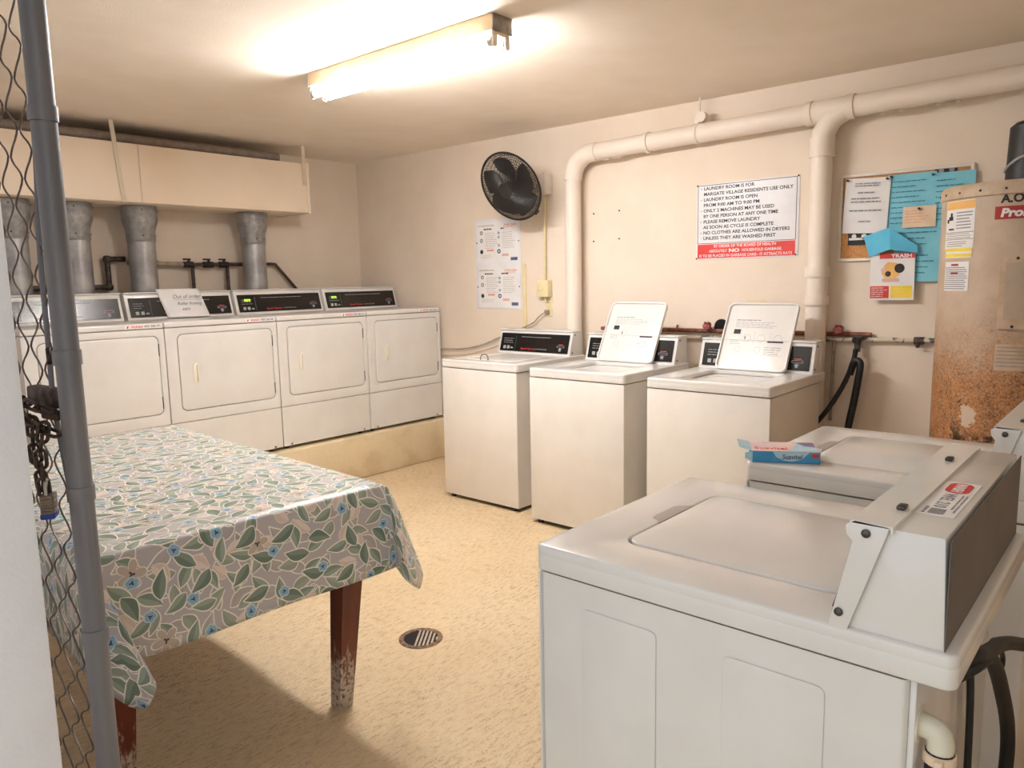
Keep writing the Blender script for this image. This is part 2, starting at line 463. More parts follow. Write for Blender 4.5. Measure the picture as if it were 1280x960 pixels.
def thing(name, label, cat, loc=(0, 0, 0), rotz=0.0, group=None):
    o = bpy.data.objects.new(name, None); COL.objects.link(o); o.empty_display_size = .05
    o.location = loc; o.rotation_euler = (0, 0, rotz)
    return tag(o, label, cat, group)

def struct(name, mb, mat, smooth=30):
    o = mb.build(name, mat, None, smooth); o['kind'] = 'structure'; return o

def copy_tree(o, parent=None):
    c = o.copy(); COL.objects.link(c); c.parent = parent
    for ch in list(o.children): copy_tree(ch, c)
    return c

def bez(pts, n=10):
    """smooth path through points (Catmull-Rom)"""
    P = [Vector(p) for p in pts]; P = [P[0] * 2 - P[1]] + P + [P[-1] * 2 - P[-2]]; out = []
    for i in range(1, len(P) - 2):
        for k in range(n):
            t = k / n; a, b, c, d = P[i - 1], P[i], P[i + 1], P[i + 2]
            out.append(.5 * ((2 * b) + (c - a) * t + (2 * a - 5 * b + 4 * c - d) * t * t + (3 * b - a - 3 * c + d) * t ** 3))
    out.append(P[-2]); return out

# ------------------------------------------------------------------ room shell
H = 2.441
WX0, WX1, WY1 = 3.88, 4.10, 6.0
struct('floor', MB().box(-.2, 7.5, -.2, 9.0, -.12, 0), 'floor')
struct('ceiling', MB().box(-.2, WX1, -.2, WY1 + .2, H, H + .12), 'ceiling')
struct('wall_back', MB().box(-.2, WX1, -.2, 0, 0, H), 'wall')
struct('wall_right', MB().box(-.2, 0, 0, WY1, 0, H), 'wall')
struct('wall_near', MB().box(-.2, WX1, WY1, WY1 + .2, 0, H), 'wall')
w = MB(); w.box(WX0, WX1, 0, 4.152, 0, H, .006); w.box(WX0, WX1, 5.85, WY1, 0, H); w.box(WX0, WX1, 4.152, 5.85, 2.2, H)
struct('wall_front', w, 'jamb')
DP, HP = 1.085, .314
pm = MB(); pm.box(0.0, WX0, 0.0, DP, 0, HP, .012, 3)
struct('trim_1', pm, 'platform')

# ------------------------------------------------------------------ dryers
XD0, YD, DW, DPITCH, DH, DD = .041, 1.042, .731, .7365, .8963, .711

def console_face(t, parent, w, M, lit, kind):
    """parts of a control console drawn on the plane M: local x to the right, local y up the slope; w wide"""
    hh = .118
    pn = MB(); pn.slab([rrect(.018, w - .018, .010, hh + .018, .004)], 0, .002, mtx=M)
    panel = pn.build('control_panel', 'black', parent)
    ln = MB(); ln.box(.150, .1515, .022, hh, .002, .0026, mtx=M); ln.build('divider_line', 'teal' if kind == 'washer' else 'inkgrey', panel)
    b = MB()
    for bx, by in ((.05, .036), (.083, .036)):
        b.slab([rrect(bx, bx + .022, by - .011, by + .011, .003)], .002, .005, .001, mtx=M)
    b.slab([rrect(.115, .135, .027, .039, .003)], .002, .005, .001, mtx=M)
    b.build('keypad_button', 'grey', panel)
    lg = MB()
    bars(lg, M @ Matrix.Translation((0, 0, .002)), .045, .14, .062, .105, 3, .25, .5)
    bars(lg, M @ Matrix.Translation((0, 0, .002)), .2, w - .15, .108, .116, 1, .5, .1)
    text_mb(lg, 'COMMERCIAL', .0135, M @ Matrix.Translation((0, 0, .0022)), w * .515, .026, width=.11)
    lg.slab([rrect(w - .112, w - .052, .048, .062, .003), rrect(w - .109, w - .055, .0505, .0595, .002)], .002, .0026, mtx=M)
    lg.prism([(w - .092, .024), (w - .076, .024), (w - .076, .036), (w - .068, .036), (w - .084, .046), (w - .100, .036), (w - .092, .036)], .002, .0026, mtx=M)
    lg.build('lettering', 'inkgrey', panel)
    rd = MB(); text_mb(rd, 'Speed Queen', .019, M @ Matrix.Translation((0, 0, .0022)), w * .325, .025, bold=.012, width=.125, shear=.2)
    rd.box(w - .10, w - .062, .068, .072, .002, .0026, mtx=M)
    rd.build('lettering', 'redtxt', panel)
    if lit:
        d = MB()
        for k in range(3):
            x = .068 + k * .017
            d.slab([rrect(x, x + .013, .088, .104, .001), rrect(x + .003, x + .010, .0975, .101, .0005), rrect(x + .003, x + .010, .091, .0945, .0005)], .002, .0026, mtx=M)
        d.build('lit_display', 'greenlcd', panel)
    return panel

def make_dryer(k, label, lit, code):
    """local x right, y into the machine, z up, seen from its front"""
    t = thing('dryer', label, 'dryer', (XD0 + (k + 1) * DPITCH, YD, HP), PI, 'dryers along the back wall')
    w, d, h = DW, DD, DH
    c = MB(); c.box(0, w, .016, d, .022, h - .034, .006); c.build('cabinet', 'white', t)
    f = MB(); f.slab([rrect(0, w, .295, h - .036, .006), rrect(.068, w - .034, .360, .823, .035)], 0, .016, .002, mtx=frame((0, .016, 0), (1, 0, 0), (0, 0, 1)))
    f.build('front_panel', 'white', t)
    lo = MB(); lo.slab([rrect(0, w, .024, .291, .006)], 0, .016, .003, mtx=frame((0, .016, 0), (1, 0, 0), (0, 0, 1)))
    lo.build('lower_panel', 'white', t)
    tp = MB(); tp.box(0, w, 0, d, h - .032, h, .007, 3); tp.build('top_panel', 'white', t)
    dm = frame((0, .016, 0), (1, 0, 0), (0, 0, 1))
    dr = MB(); dr.slab([rrect(.0715, w - .0375, .3635, .8195, .032)], -.004, .019, .005, mtx=dm)
    door = dr.build('door', 'white', t)
    hd = MB(); hx = .150
    hd.prism([(hx, .522), (hx + .034, .522), (hx + .034, .640), (hx + .026, .648), (hx + .012, .642), (hx, .626)], .018, .0215, .001, mtx=dm)
    hd.box(hx + .023, hx + .033, .534, .634, .02, .031, .003, mtx=dm)
    hd.build('handle', 'handle', door)
    for zz in (.43, .74):
        hg = MB(); hg.box(w - .040, w - .035, zz - .035, zz + .035, .017, .0215, .001, mtx=dm); hg.build('hinge', 'dark', door)
    for fx in (.055, w - .055):
        for fy in (.06, d - .07):
            MB().tube([(fx, fy, 0), (fx, fy, .03)], .016, 10).build('foot', 'dark', t)
    for fx in (.06, w - .06):
        s = MB(); s.lathe([(.006, 0), (.006, .003), (0, .004)], 10, mtx=dm @ Matrix.Translation((fx, .036, .016))); s.build('screw', 'screw', t)
    # console
    y0, y1, hc = d - .215, d - .172, .165
    cs = MB()
    prof = [(y0, h), (y1, h + hc - .012), (y1 + .006, h + hc), (d - .012, h + hc), (d - .006, h)]
    cm = Matrix(((0, 0, 1, 0), (1, 0, 0, 0), (0, 1, 0, 0), (0, 0, 0, 1)))    # local (y,z,x)
    cs.prism(prof, .006, w - .012, .003, mtx=cm)
    con = cs.build('console', 'white', t)
    lp = MB(); lp.box(.003, w - .009, y1 - .008, d - .01, h + hc, h + hc + .007, .002); lp.build('console_cap', 'white', con)
    M = frame((.006, y0 - .001, h + .006), (1, 0, 0), (0, y1 - y0, hc - .012))
    console_face(t, con, w - .018, M, lit, 'dryer')
    # sticker on the top panel edge
    sm = frame((.515, -.0004, h - .028), (1, 0, 0), (0, 0, 1))
    st = MB(); st.box(0, .205, 0, .023, 0, .0008, mtx=sm); sk = st.build('sticker', 'paper', t)
    r = MB(); rm = sm @ Matrix.Translation((0, 0, .001))
    text_mb(r, 'WASH', .02, rm, .036, .005, bold=.02, width=.062)
    r.prism([(.010, .004), (.018, .004), (.022, .018), (.014, .018)], 0, .0005, mtx=rm); r.build('lettering', 'redtxt', sk)
    q = MB(); text_mb(q, code, .017, rm, .106, .006, bold=.01, width=.066); bars(q, rm, .178, .2, .006, .018, 2, .4, .2); q.build('lettering', 'ink', sk)
    return t

make_dryer(0, 'white dryer nearest the room corner, its right side against the side wall', True, 'VEY 263')
make_dryer(1, 'white dryer with lit display, between the corner dryer and the one with the note', True, 'VEY 262')
make_dryer(2, 'white dryer with a handwritten paper note on its dark console', False, 'VEY 261')
make_dryer(3, 'white dryer behind the gate post, left of the one with the note', False, 'VEY 260')

# handwritten note leaning on the second dryer from the left
nt_x = XD0 + 3 * DPITCH
def note_fn(u, v):
    x = .205 + .285 * u + .055 * (1 - v) * 1.0
    yb, zb = DD - .224, DH + .004
    if v < .18: y = yb - .045 * (1 - v / .18); z = zb + .003 + .006 * v
    else:
        k = (v - .18) / .82; y = yb + .050 * k; z = zb + .006 + .180 * k
    y -= .006 * math.sin(PI * u)
    return Vector((nt_x - x, YD - y, HP + z))
npap = MB().grid(note_fn, 12, 22).build('paper_note', 'paper', None)
nthing = thing('paper_note', 'white handwritten out of order note propped on a dryer console', 'note', (nt_x - .35, YD - DD + .22, HP + DH))
bpy.context.view_layer.update()
npap.name = 'sheet'; npap.parent = nthing; npap.matrix_parent_inverse = nthing.matrix_world.inverted()
nthing.name = 'paper_note'
so = npap.modifiers.new('s', 'SOLIDIFY'); so.thickness = .0006
nm = MB(); NO = note_fn(.5, .62)
NM = frame(note_fn(0, .18) + Vector((0, .009, .0)), note_fn(1, .18) - note_fn(0, .18), note_fn(0.0, 1) - note_fn(0.0, .18))
text_mb(nm, 'Out of order', .038, NM, .05, .122, width=.19, shear=.25)
text_mb(nm, 'Roller frowng', .030, NM, .075, .078, width=.165, shear=.25)
text_mb(nm, 'sart', .030, NM, .10, .042, width=.055, shear=.25)
nm.box(.05, .25, .112, .1135, 0, .0006, mtx=NM)
wr = nm.build('handwriting', 'inkgrey', None); wr.parent = nthing; wr.matrix_parent_inverse = nthing.matrix_world.inverted()

# ------------------------------------------------------------------ washers
WH, WDP = .9155, .713

def make_washer(name, label, loc, rotz, w, lid, group, dressed=False, lit=False, hook=False, foot_front=True):
    t = thing(name, label, 'washer', loc, rotz, group)
    d, h, th = WDP, WH, .05
    cm = Matrix(((0, 0, 1, 0), (1, 0, 0, 0), (0, 1, 0, 0), (0, 0, 0, 1)))
    # top panel with the lid opening
    lx0, lx1, ly0, ly1 = w / 2 - .193, w / 2 + .193, (.128 if dressed else .105), (d - .178 if dressed else .495)
    notch = (w * .36, w * .36 + .075)
    hole = rrect(lx0 - .004, lx1 + .004, ly0 - .004, ly1 + .004, .035)
    tp = MB()
    tp.slab([rrect(0, w, 0, d, .018), hole], h - .024, h, .006)
    tp.slab([rrect(0, w, 0, d, .018), rrect(.008, w - .008, .008, d - .008, .012)], h - th, h - .016, .004)
    top = tp.build('top_panel', 'white', t)
    # recess and tub under the lid opening
    rc = MB()
    rc.slab([rrect(lx0 - .03, lx1 + .03, ly0 - .03, ly1 + .012, .03), circ(w / 2, (ly0 + ly1) / 2 + .02, .155, 28)], h - .032, h - .0245)
    rc.lathe([(.155, h - .026), (.150, h - .06), (.150, h - .30), (0, h - .30)], 28, mtx=Matrix.Translation((w / 2, (ly0 + ly1) / 2 + .02, 0)))
    rc.build('wash_tub', 'white' if lid == 'open' else 'white', t)
    # cabinet
    cb = MB()
    cb.slab([rrect(.007, w - .007, .008, d - .058, .01), rrect(.014, w - .014, .016, d - .066, .008)], .025, h - th - .0045)
    cab = cb.build('cabinet', 'white' if dressed else 'bisque', t)
    fp = MB(); fp.box(.005, w - .005, .003, .0075, .025, h - th - .0045, .002); fp.build('front_panel', 'white' if dressed else 'bisque', t)
    bs = MB(); bs.box(.03, w - .03, .03, d - .08, .02, .05); bs.build('base', 'dark', t)
    for fx in (.05, w - .05):
        for fy in (.035, d - .11):
            MB().tube([(fx, fy, 0), (fx, fy, .024)], .017, 10).build('foot', 'dark', t)
    # lid
    if lid == 'open':
        tilt = math.radians(28)
        LM = frame((lx0, ly1 + .004, h + .002), (1, 0, 0), (0, math.sin(tilt), math.cos(tilt)))
        L, W_ = .392, lx1 - lx0
        lm = MB(); lm.slab([rrect(0, W_, 0, L, .03)], -.012, 0, .004, mtx=LM)
        lid_o = lm.build('lid', 'white', t)
        rm = MB(); rm.slab([rrect(0, W_, 0, L, .03), rrect(.008, W_ - .008, .008, L - .010, .024)], -.002, .012, .002, mtx=LM); rm.build('lid_rim', 'white', lid_o)
        pr = MB(); PM = LM @ Matrix.Translation((0, 0, .0005))
        bars(pr, PM, .06, .2, L - .105, L - .095, 1, .5, .1)
        bars(pr, PM, .06, W_ - .08, L - .148, L - .108, 4, .22, .3)
        for bx in (.115, .195, .285):
            pr.slab([circ(bx + .022, L - .205, .022, 16), circ(bx + .022, L - .205, .0208, 16)], 0, .0004, mtx=PM)
            pr.box(bx - .018, bx - .0172, L - .235, L - .17, 0, .0004, mtx=PM)
        for bx in (.08, .19, .29):
            pr.slab([circ(bx + .02, L - .27, .017, 14), circ(bx + .02, L - .27, .0158, 14)], 0, .0004, mtx=PM)
            pr.box(bx - .02, bx + .06, L - .302, L - .3012, 0, .0004, mtx=PM)
        bars(pr, PM, .05, .11, L - .245, L - .215, 3, .2, .3); bars(pr, PM, .245, .34, L - .30, L - .25, 4, .2, .4)
        pr.build('diagram_print', 'inkgrey', lid_o)
        pk = MB(); pk.box(.058, .096, L - .182, L - .155, 0, .0005, mtx=PM); pk.box(.255, .34, L - .228, L - .219, 0, .0005, mtx=PM); pk.box(.125, .13, L - .215, L - .195, 0, .0005, mtx=PM)
        pk.build('lettering', 'ink', lid_o)
    else:
        lm = MB(); lm.slab([rrect(lx0, lx1, ly0, ly1, .032)], h - .014, h + .0015, .004)
        lid_o = lm.build('lid', 'white', t)
        gr = MB(); gr.box(lx0 + .05, lx1 - .05, ly1 - .01, ly1 + .008, h - .02, h - .004); gr.build('lid_hinge', 'dark', lid_o)
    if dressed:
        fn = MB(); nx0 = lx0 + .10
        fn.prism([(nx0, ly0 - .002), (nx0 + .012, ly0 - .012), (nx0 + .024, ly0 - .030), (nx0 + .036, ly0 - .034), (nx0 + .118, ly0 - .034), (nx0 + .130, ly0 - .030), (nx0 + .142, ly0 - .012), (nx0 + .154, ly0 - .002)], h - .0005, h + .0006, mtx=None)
        fn.build('painted_notch_shade', shade_notch, top)  # flat patch on the panel, its darker grey paints the shade inside the notch
    if hook:
        hk = MB(); hk.tube(bez([(w * .42, .09, h), (w * .42 + .002, .09, h + .022), (w * .42 + .022, .10, h + .036), (w * .42 + .044, .108, h + .026), (w * .42 + .046, .11, h)], 6), .0026, 8)
        hk.lathe([(.008, 0), (.008, .003), (0, .004)], 12, mtx=Matrix.Translation((w * .42 + .046, .11, h)))
        hk.build('lid_handle', 'screw', lid_o)
    # console
    y0, y1, hc = d - .170, d - .128, .155
    cs = MB(); cs.prism([(y0, h - .001), (y1, h + hc - .01), (y1 + .006, h + hc), (d - .024, h + hc), (d - .018, h - .001)], .012, w - .010, .0025, mtx=cm)
    con = cs.build('console', 'white', t)
    if not dressed:
        lp = MB(); lp.box(.010, w - .008, y1 - .006, d - .028, h + hc - .001, h + hc + .006, .002); lp.build('console_cap', 'white', con)
        for zz in (h + .02, h + hc - .02):
            s = MB(); s.lathe([(.005, 0), (.005, .003), (0, .004)], 10, mtx=along((w - .010, y1 + .02 if zz > h + .1 else y0 + .03, zz), (1, 0, 0))); s.build('screw', 'screw', con)
        M = frame((.012, y0 - .001, h + .004), (1, 0, 0), (0, y1 - y0, hc - .01))
        console_face(t, con, w - .022, M, lit, 'washer')
    else:
        M = frame((.012, y0 - .001, h + .004), (1, 0, 0), (0, y1 - y0, hc - .01))
        console_face(t, con, w - .022, M, lit, 'washer')
        # security bracket wrapped round the console's front edge
        zt = h + hc
        br = MB()
        for x0, x1 in ((w - .006, w - .002), (.004, .008)):
            br.prism([(d - .168, h - .010), (d - .143, h - .011), (d - .090, zt + .004), (d - .136, zt + .006), (d - .148, zt - .003), (d - .146, zt - .016), (d - .138, zt - .026)], x0, x1, .001, mtx=cm)
        br.prism([(d - .142, zt + .002), (d - .090, zt + .002), (d - .088, zt - .006), (d - .086, zt - .006), (d - .086, zt + .005), (d - .142, zt + .005)], .004, w - .002, mtx=cm)
        bk = br.build('security_bracket', 'white', con)
        for yy, zz in ((d - .120, zt - .010), (d - .152, h + .022)):
            s = MB(); s.lathe([(.0062, 0), (.0062, .0025), (.004, .0042), (0, .0044)], 14, mtx=along((w - .002, yy, zz), (1, 0, 0))); s.build('screw', 'screw', bk)
        for xx, yy in ((w - .10, d - .10), (.16, d - .11)):
            s = MB(); s.box(xx - .011, xx + .011, yy - .005, yy + .007, zt + .005, zt + .011, .002); s.build('bolt_head', 'screw', bk)
        bp = MB(); bp.box(.011, w - .009, d - .0185, d - .0172, h - .001, zt - .002); bp.build('console_back_shade', 'backshade', con)  # dark plate that paints the shade on the back of the white console
    return t, con, top

shade_notch = speckled('finger_notch_shade', (168, 160, 152), (174, 166, 158), 8, 0.35)  # panel white darkened to carry the shade of the finger notch
RG = 'washers along the side wall'
w1, _, _ = make_washer('washing_machine', 'white top-load washer with closed lid, first of the row beside the dryers', (.8586, 1.892, 0), PI / 2, .6465, 'closed', RG, hook=True)
w2, _, _ = make_washer('washing_machine', 'white top-load washer with open lid, middle of the row of three', (.935, 2.695, 0), PI / 2, .6465, 'open', RG)
w3, _, _ = make_washer('washing_machine', 'white top-load washer with open lid, in front of the drain pipe near the corkboard', (.9526, 3.481, 0), PI / 2, .6465, 'open', RG)
NG = 'washers turned away from the doorway'
wA, cA, tA = make_washer('washing_machine', 'large white washer nearest the doorway, its side and console back in view', (3.172 - .622, 4.5665, 0), 0, .622, 'closed', NG, dressed=True)
wB, cB, tB = make_washer('washing_machine', 'white washer with a blue dryer sheet box on its front corner', (2.318 - .622, 4.6085, 0), 0, .622, 'closed', NG, dressed=True)

# sticker on the nearest console
zt = WH + .155
sm = Matrix.Translation((.30, WDP - .084, zt + .0004))
st = MB(); st.box(0, .215, 0, .050, 0, .0006, mtx=sm); sk = st.build('sticker', 'paper', cA)
rm = sm @ Matrix.Translation((0, 0, .0008))
q = MB(); q.slab([rrect(.008, .075, .008, .042, .016)], 0, .0005, mtx=rm); lg = q.build('logo_pill', 'redtxt', sk)
q = MB(); text_mb(q, 'WASH', .022, rm @ Matrix.Translation((0, 0, .0007)), .013, .018, bold=.02, width=.056); q.build('lettering', 'paper', sk)
q = MB(); text_mb(q, 'WEL 210', .024, rm, .082, .014, bold=.015, width=.088); bars(q, rm, .085, .20, .036, .047, 2, .35, .2); bars(q, rm, .172, .21, .004, .012, 1, .5, .1)
q.box(.178, .206, .014, .034, 0, .0005, mtx=rm); q.build('lettering', 'inkgrey', sk)

# embossed side panels, drain elbow and hoses of the nearest washer (local coordinates)
e = MB(); EM = frame((.6165, 0, 0), (0, 1, 0), (0, 0, 1))
for y0, y1 in ((.107, .262), (.385, .545)):
    e.slab([rrect(y0, y1, .10, .812, .012)], 0, .0004, .0002, mtx=EM)
e.build('embossed_side_panel', 'white', wA)
bk = MB(); bk.box(.016, .606, .655, .664, .03, .862, .002); bk.build('back_panel', 'white', wA)
el = MB(); el.tube(bez([(.578, .655, .785), (.578, .672, .785), (.578, .686, .780), (.578, .691, .766), (.578, .691, .748)], 5), .0175, 14)
el.tube([(.578, .655, .785), (.578, .666, .785)], .027, 14); elb = el.build('drain_elbow', 'plastic', wA)
cl = MB(); cl.lathe([(.0200, 0), (.0215, .001), (.0215, .014), (.0200, .015)], 16, mtx=Matrix.Translation((.578, .691, .738))); cl.box(.592, .606, .689, .700, .739, .752, .002); cl.build('hose_clamp', 'paperwarm', elb)
dh = MB(); dh.tube(bez([(.578, .691, .755), (.578, .692, .6), (.57, .70, .3), (.50, .73, .05), (.4, .9, .02)], 8), .0188, 14); dh.build('drain_hose', 'rubber', wA)
f1 = MB(); f1.tube(bez([(.40, .664, .80), (.39, .695, .822), (.30, .700, .79), (.14, .705, .745), (-.03, .73, .68), (-.10, .86, .66), (-.1, 1.2, .75)], 8), .013, 12); f1.build('fill_hose', 'rubber', wA)
f2 = MB(); f2.tube(bez([(.36, .664, .76), (.35, .69, .785), (.26, .70, .765), (.14, .705, .66), (.03, .71, .50), (.06, .71, .33), (.2, .73, .14), (.4, .8, .03)], 8), .013, 12); f2.build('fill_hose', 'rubber', wA)
c1 = MB(); c1.tube(bez([(.31, .665, .80), (.30, .68, .74), (.295, .685, .5), (.30, .69, .25), (.31, .72, .02)], 8), .006, 8); c1.build('power_cord', 'rubber', wA)
hk = MB(); hk.tube(bez([(.24, .664, .72), (.22, .685, .742), (.10, .685, .73), (-.02, .685, .65), (-.015, .685, .625), (.05, .685, .640)], 6), .005, 8); hk.build('hose_hook', 'rubber', wA)

# ------------------------------------------------------------------ table and cloth
TZ = .768
tl = Vector((-.045, -.99899, 0)); tw = Vector((.99899, -.045, 0)); P1 = Vector((2.741, 3.588, 0))
TLEN, TWID = 1.646, .868
tb = thing('table', 'wooden table with scuffed mahogany legs under the leaf print cloth', 'table', tuple(P1 + tl * .8 + tw * .43))
TO = P1 + tl * .8 + tw * .43
def tp_(a, b, z): return P1 + tw * a + tl * b + Vector((0, 0, z)) - TO
TM = frame(tp_(0, 0, 0), tw, -tl)
tt = MB(); tt.box(.006, TWID - .006, -TLEN + .006, -.006, TZ - .032, TZ - .004, .004, mtx=TM); tt.build('tabletop', 'tablewood', tb)
ap = MB(); ap.box(.08, TWID - .08, -TLEN + .09, -TLEN + .11, TZ - .12, TZ - .032, mtx=TM); ap.box(.08, TWID - .08, -.12, -.10, TZ - .12, TZ - .032, mtx=TM)
ap.box(.08, .10, -TLEN + .09, -.10, TZ - .12, TZ - .032, mtx=TM); ap.box(TWID - .10, TWID - .08, -TLEN + .09, -.10, TZ - .12, TZ - .032, mtx=TM); ap.build('apron', 'tablewood', tb)
def leg_at(ca, cb_, sa, sb):
    m = MB(); b = bmesh.new(); rings = []
    for z, hw, off in ((0.0, .024, 0), (.004, .026, 0), (.60, .041, .055), (TZ - .034, .043, .068)):
        cx, cy = ca - sa * off * .36, cb_ - sb * off
        rings.append([b.verts.new(tp_(cx + dx * hw, cy + dy * hw, z)) for dx, dy in ((-1, -1), (1, -1), (1, 1), (-1, 1))])
    for i in range(3):
        for k in range(4): b.faces.new((rings[i][k], rings[i][(k + 1) % 4], rings[i + 1][(k + 1) % 4], rings[i + 1][k]))
    b.faces.new(rings[0]); b.faces.new(rings[-1]); m.add(b); return m.build('leg', 'leg', tb, 20)
for ca, sa in ((.105, 1), (TWID - .062, .3)):
    for cb_, sb in ((.148, 1), (TLEN - .148, -1)):
        leg_at(ca, cb_, sa, sb)

OV = .268
def cloth_pt(s, t):
    """s across the width from -OV to TWID+OV, t along the length from -OV to TLEN+OV"""
    z = TZ + .004
    a = -s if s < 0 else (s - TWID if s > TWID else 0.0); sa = -1 if s < 0 else 1
    b = -t if t < 0 else (t - TLEN if t > TLEN else 0.0); sb = -1 if t < 0 else 1
    cs, ct = min(max(s, 0), TWID), min(max(t, 0), TLEN)
    if a == 0 and b == 0: return P1 + tw * cs + tl * ct + Vector((0, 0, z))
    if a > 0 and b > 0:
        rho = math.hypot(a, b); th = math.atan2(b, a); tau = th / (PI / 2)
        edge_r = OV / max(math.cos(th), math.sin(th))            # reach of a square corner, rounded off below
        near_left = sa > 0 and sb < 0
        cap = .362 if near_left else .340
        rho_m = rho * min(edge_r, cap) / edge_r
        out = rho_m * ((.30 if near_left else .25) * math.sin(PI * tau) ** (1.2 if near_left else .8) + .03) + .006
        lat = -rho_m * (.24 if near_left else .36) * math.sin(2 * PI * tau)
        D = (tw * sa * (.35 if near_left else 1.0) + tl * sb).normalized(); T = (tl * sb - tw * sa).normalized()
        if near_left: edge_x = -tw * rho_m * .24 * math.sin(PI * tau)
        else: edge_x = Vector((0, 0, 0))
        dz = math.sqrt(max(rho_m ** 2 - (out - .006) ** 2 * .8, 0.0))
        # keep the ends of the fold flush with the straight sides
        edge = tw * sa * (.012 * (1 - tau)) + tl * sb * (.012 * tau)
        return P1 + tw * cs + tl * ct + D * out + T * lat + edge * min(1, rho / .05) + edge_x + Vector((0, 0, z - dz))
    m = a + b
    n = tw * sa if a > 0 else tl * sb
    q = t if a > 0 else s
    fl = .012 * min(1, m / .05) + .02 * (m / OV) + .007 * (m / OV) * math.sin(q * 11 + sa * 1.3 + sb)
    rnd = min(1.0, m / .015)
    return P1 + tw * cs + tl * ct + n * fl + Vector((0, 0, z - m - .0015 * rnd))
def axis(L):
    out = [-OV + OV * k / 16 for k in range(16)] + [-.006, 0]
    n = int(L / .05); out += [L * k / n for k in range(1, n)] + [L, L + .006] + [L + OV * k / 16 for k in range(1, 17)]
    return sorted(set(round(v, 5) for v in out))
ss, ts = axis(TWID), axis(TLEN)
cbm = bmesh.new(); uvl = cbm.loops.layers.uv.new('cloth')
CV = [[cbm.verts.new(cloth_pt(s, t)) for t in ts] for s in ss]
for i in range(len(ss) - 1):
    for j in range(len(ts) - 1):
        f = cbm.faces.new((CV[i][j], CV[i + 1][j], CV[i + 1][j + 1], CV[i][j + 1])); f.smooth = True
        for lp, (ii, jj) in zip(f.loops, ((i, j), (i + 1, j), (i + 1, j + 1), (i, j + 1))): lp[uvl].uv = (ss[ii], ts[jj])
bmesh.ops.recalc_face_normals(cbm, faces=cbm.faces)
cme = bpy.data.meshes.new('tablecloth'); cbm.to_mesh(cme); cbm.free(); cme.materials.append(MT['cloth'])
clo = bpy.data.objects.new('tablecloth', cme); COL.objects.link(clo)
so = clo.modifiers.new('s', 'SOLIDIFY'); so.thickness = .0012; so.offset = 1
tag(clo, 'grey oilcloth with green leaf and blue flower print draped over the table', 'tablecloth')

# ------------------------------------------------------------------ ceiling light
lt = thing('fluorescent_light', 'yellowed two-tube fluorescent batten glowing on the ceiling', 'ceiling light', (1.90, 2.78, H))
LY0, LY1 = 2.165 - 2.78, 3.392 - 2.78
hs = MB(); hs.box(-.055, .055, LY0, LY1, -.062, 0, .003)
hs.prism([(-.055, -.062), (.055, -.062), (.016, -.078), (-.016, -.078)], 0, LY1 - LY0, mtx=Matrix(((1, 0, 0, 0), (0, 0, 1, LY0), (0, 1, 0, 0), (0, 0, 0, 1))))
hs.build('housing', 'housing', lt)
for y0, y1, nm in ((LY1 - .002, LY1 + .006, 'e'), (LY0 - .006, LY0 + .002, 'e')):
    ec = MB(); ec.box(-.057, .057, y0, y1, -.066, -.001, .002); ec.build('end_cap', 'endcap', lt)
for sx in (-.036, .036):
    tb_ = MB(); tb_.tube([(sx, LY0 + .03, -.098), (sx, LY1 - .03, -.098)], .019, 16); to = tb_.build('lamp_tube', 'tube', lt)
    for yy, dy in ((LY0 + .012, .022), (LY1 - .034, .022)):
        c = MB(); c.tube([(sx, yy, -.098), (sx, yy + dy, -.098)], .0192, 16); c.build('tube_cap', 'tubecap', to)
    for yy in (LY0 + .002, LY1 - .012):
        c = MB(); c.slab([rrect(sx - .013, sx + .013, -.122, -.06, .012)], 0, .010, .001, mtx=frame((0, yy + .01, 0), (1, 0, 0), (0, 0, 1))); c.build('lamp_holder', 'fanwhite', lt)

# ------------------------------------------------------------------ exhaust duct and vents
du = thing('exhaust_duct', 'long cream rectangular exhaust duct above the dryers', 'duct', (2.2, .225, 1.95))
b = MB(); b.box(.815 - 2.2, 3.6 - 2.2, -.225, .225, 0, .36, .002); b.build('duct_body', 'duct', du)
b = MB(); b.box(.800 - 2.2, .822 - 2.2, -.225, .236, -.006, .368, .002); b.build('end_flange', 'duct', du)
b = MB(); b.box(2.052 - 2.2, 2.058 - 2.2, .224, .2285, 0, .36, .0005); b.build('seam', 'strap', du)
for x in (2.168, .842):
    k = .042 if x > 1 else 0.0; zb = -.004 if x > 1 else .20; q0 = x - 2.2
    b = MB(); b.prism([(q0 - .013, zb), (q0 + .013, zb), (q0 + .013 + k, H - 1.952), (q0 - .013 + k, H - 1.952)], -.232, -.228, mtx=frame((0, 0, 0), (1, 0, 0), (0, 0, 1))); b.build('hanger_strap', 'strap', du)
cp = thing('ceiling_conduit', 'brown grey pipe running in the gap above the duct', 'pipe', (2.2, .36, 2.348))
b = MB(); b.tube([(-1.20, 0, 0), (1.4, 0, 0)], .034, 14); b.build('pipe', 'conduit', cp)
b = MB(); b.tube([(.12, 0, 0), (.16, 0, 0)], .0375, 14); b.build('coupling', 'conduit', cp)
VL = ['galvanised dryer vent pipe at the far left behind the chain mesh', 'galvanised dryer vent pipe just right of the gate post',
      'galvanised dryer vent pipe rising behind the dryer with the note', 'galvanised dryer vent pipe nearest the room corner']
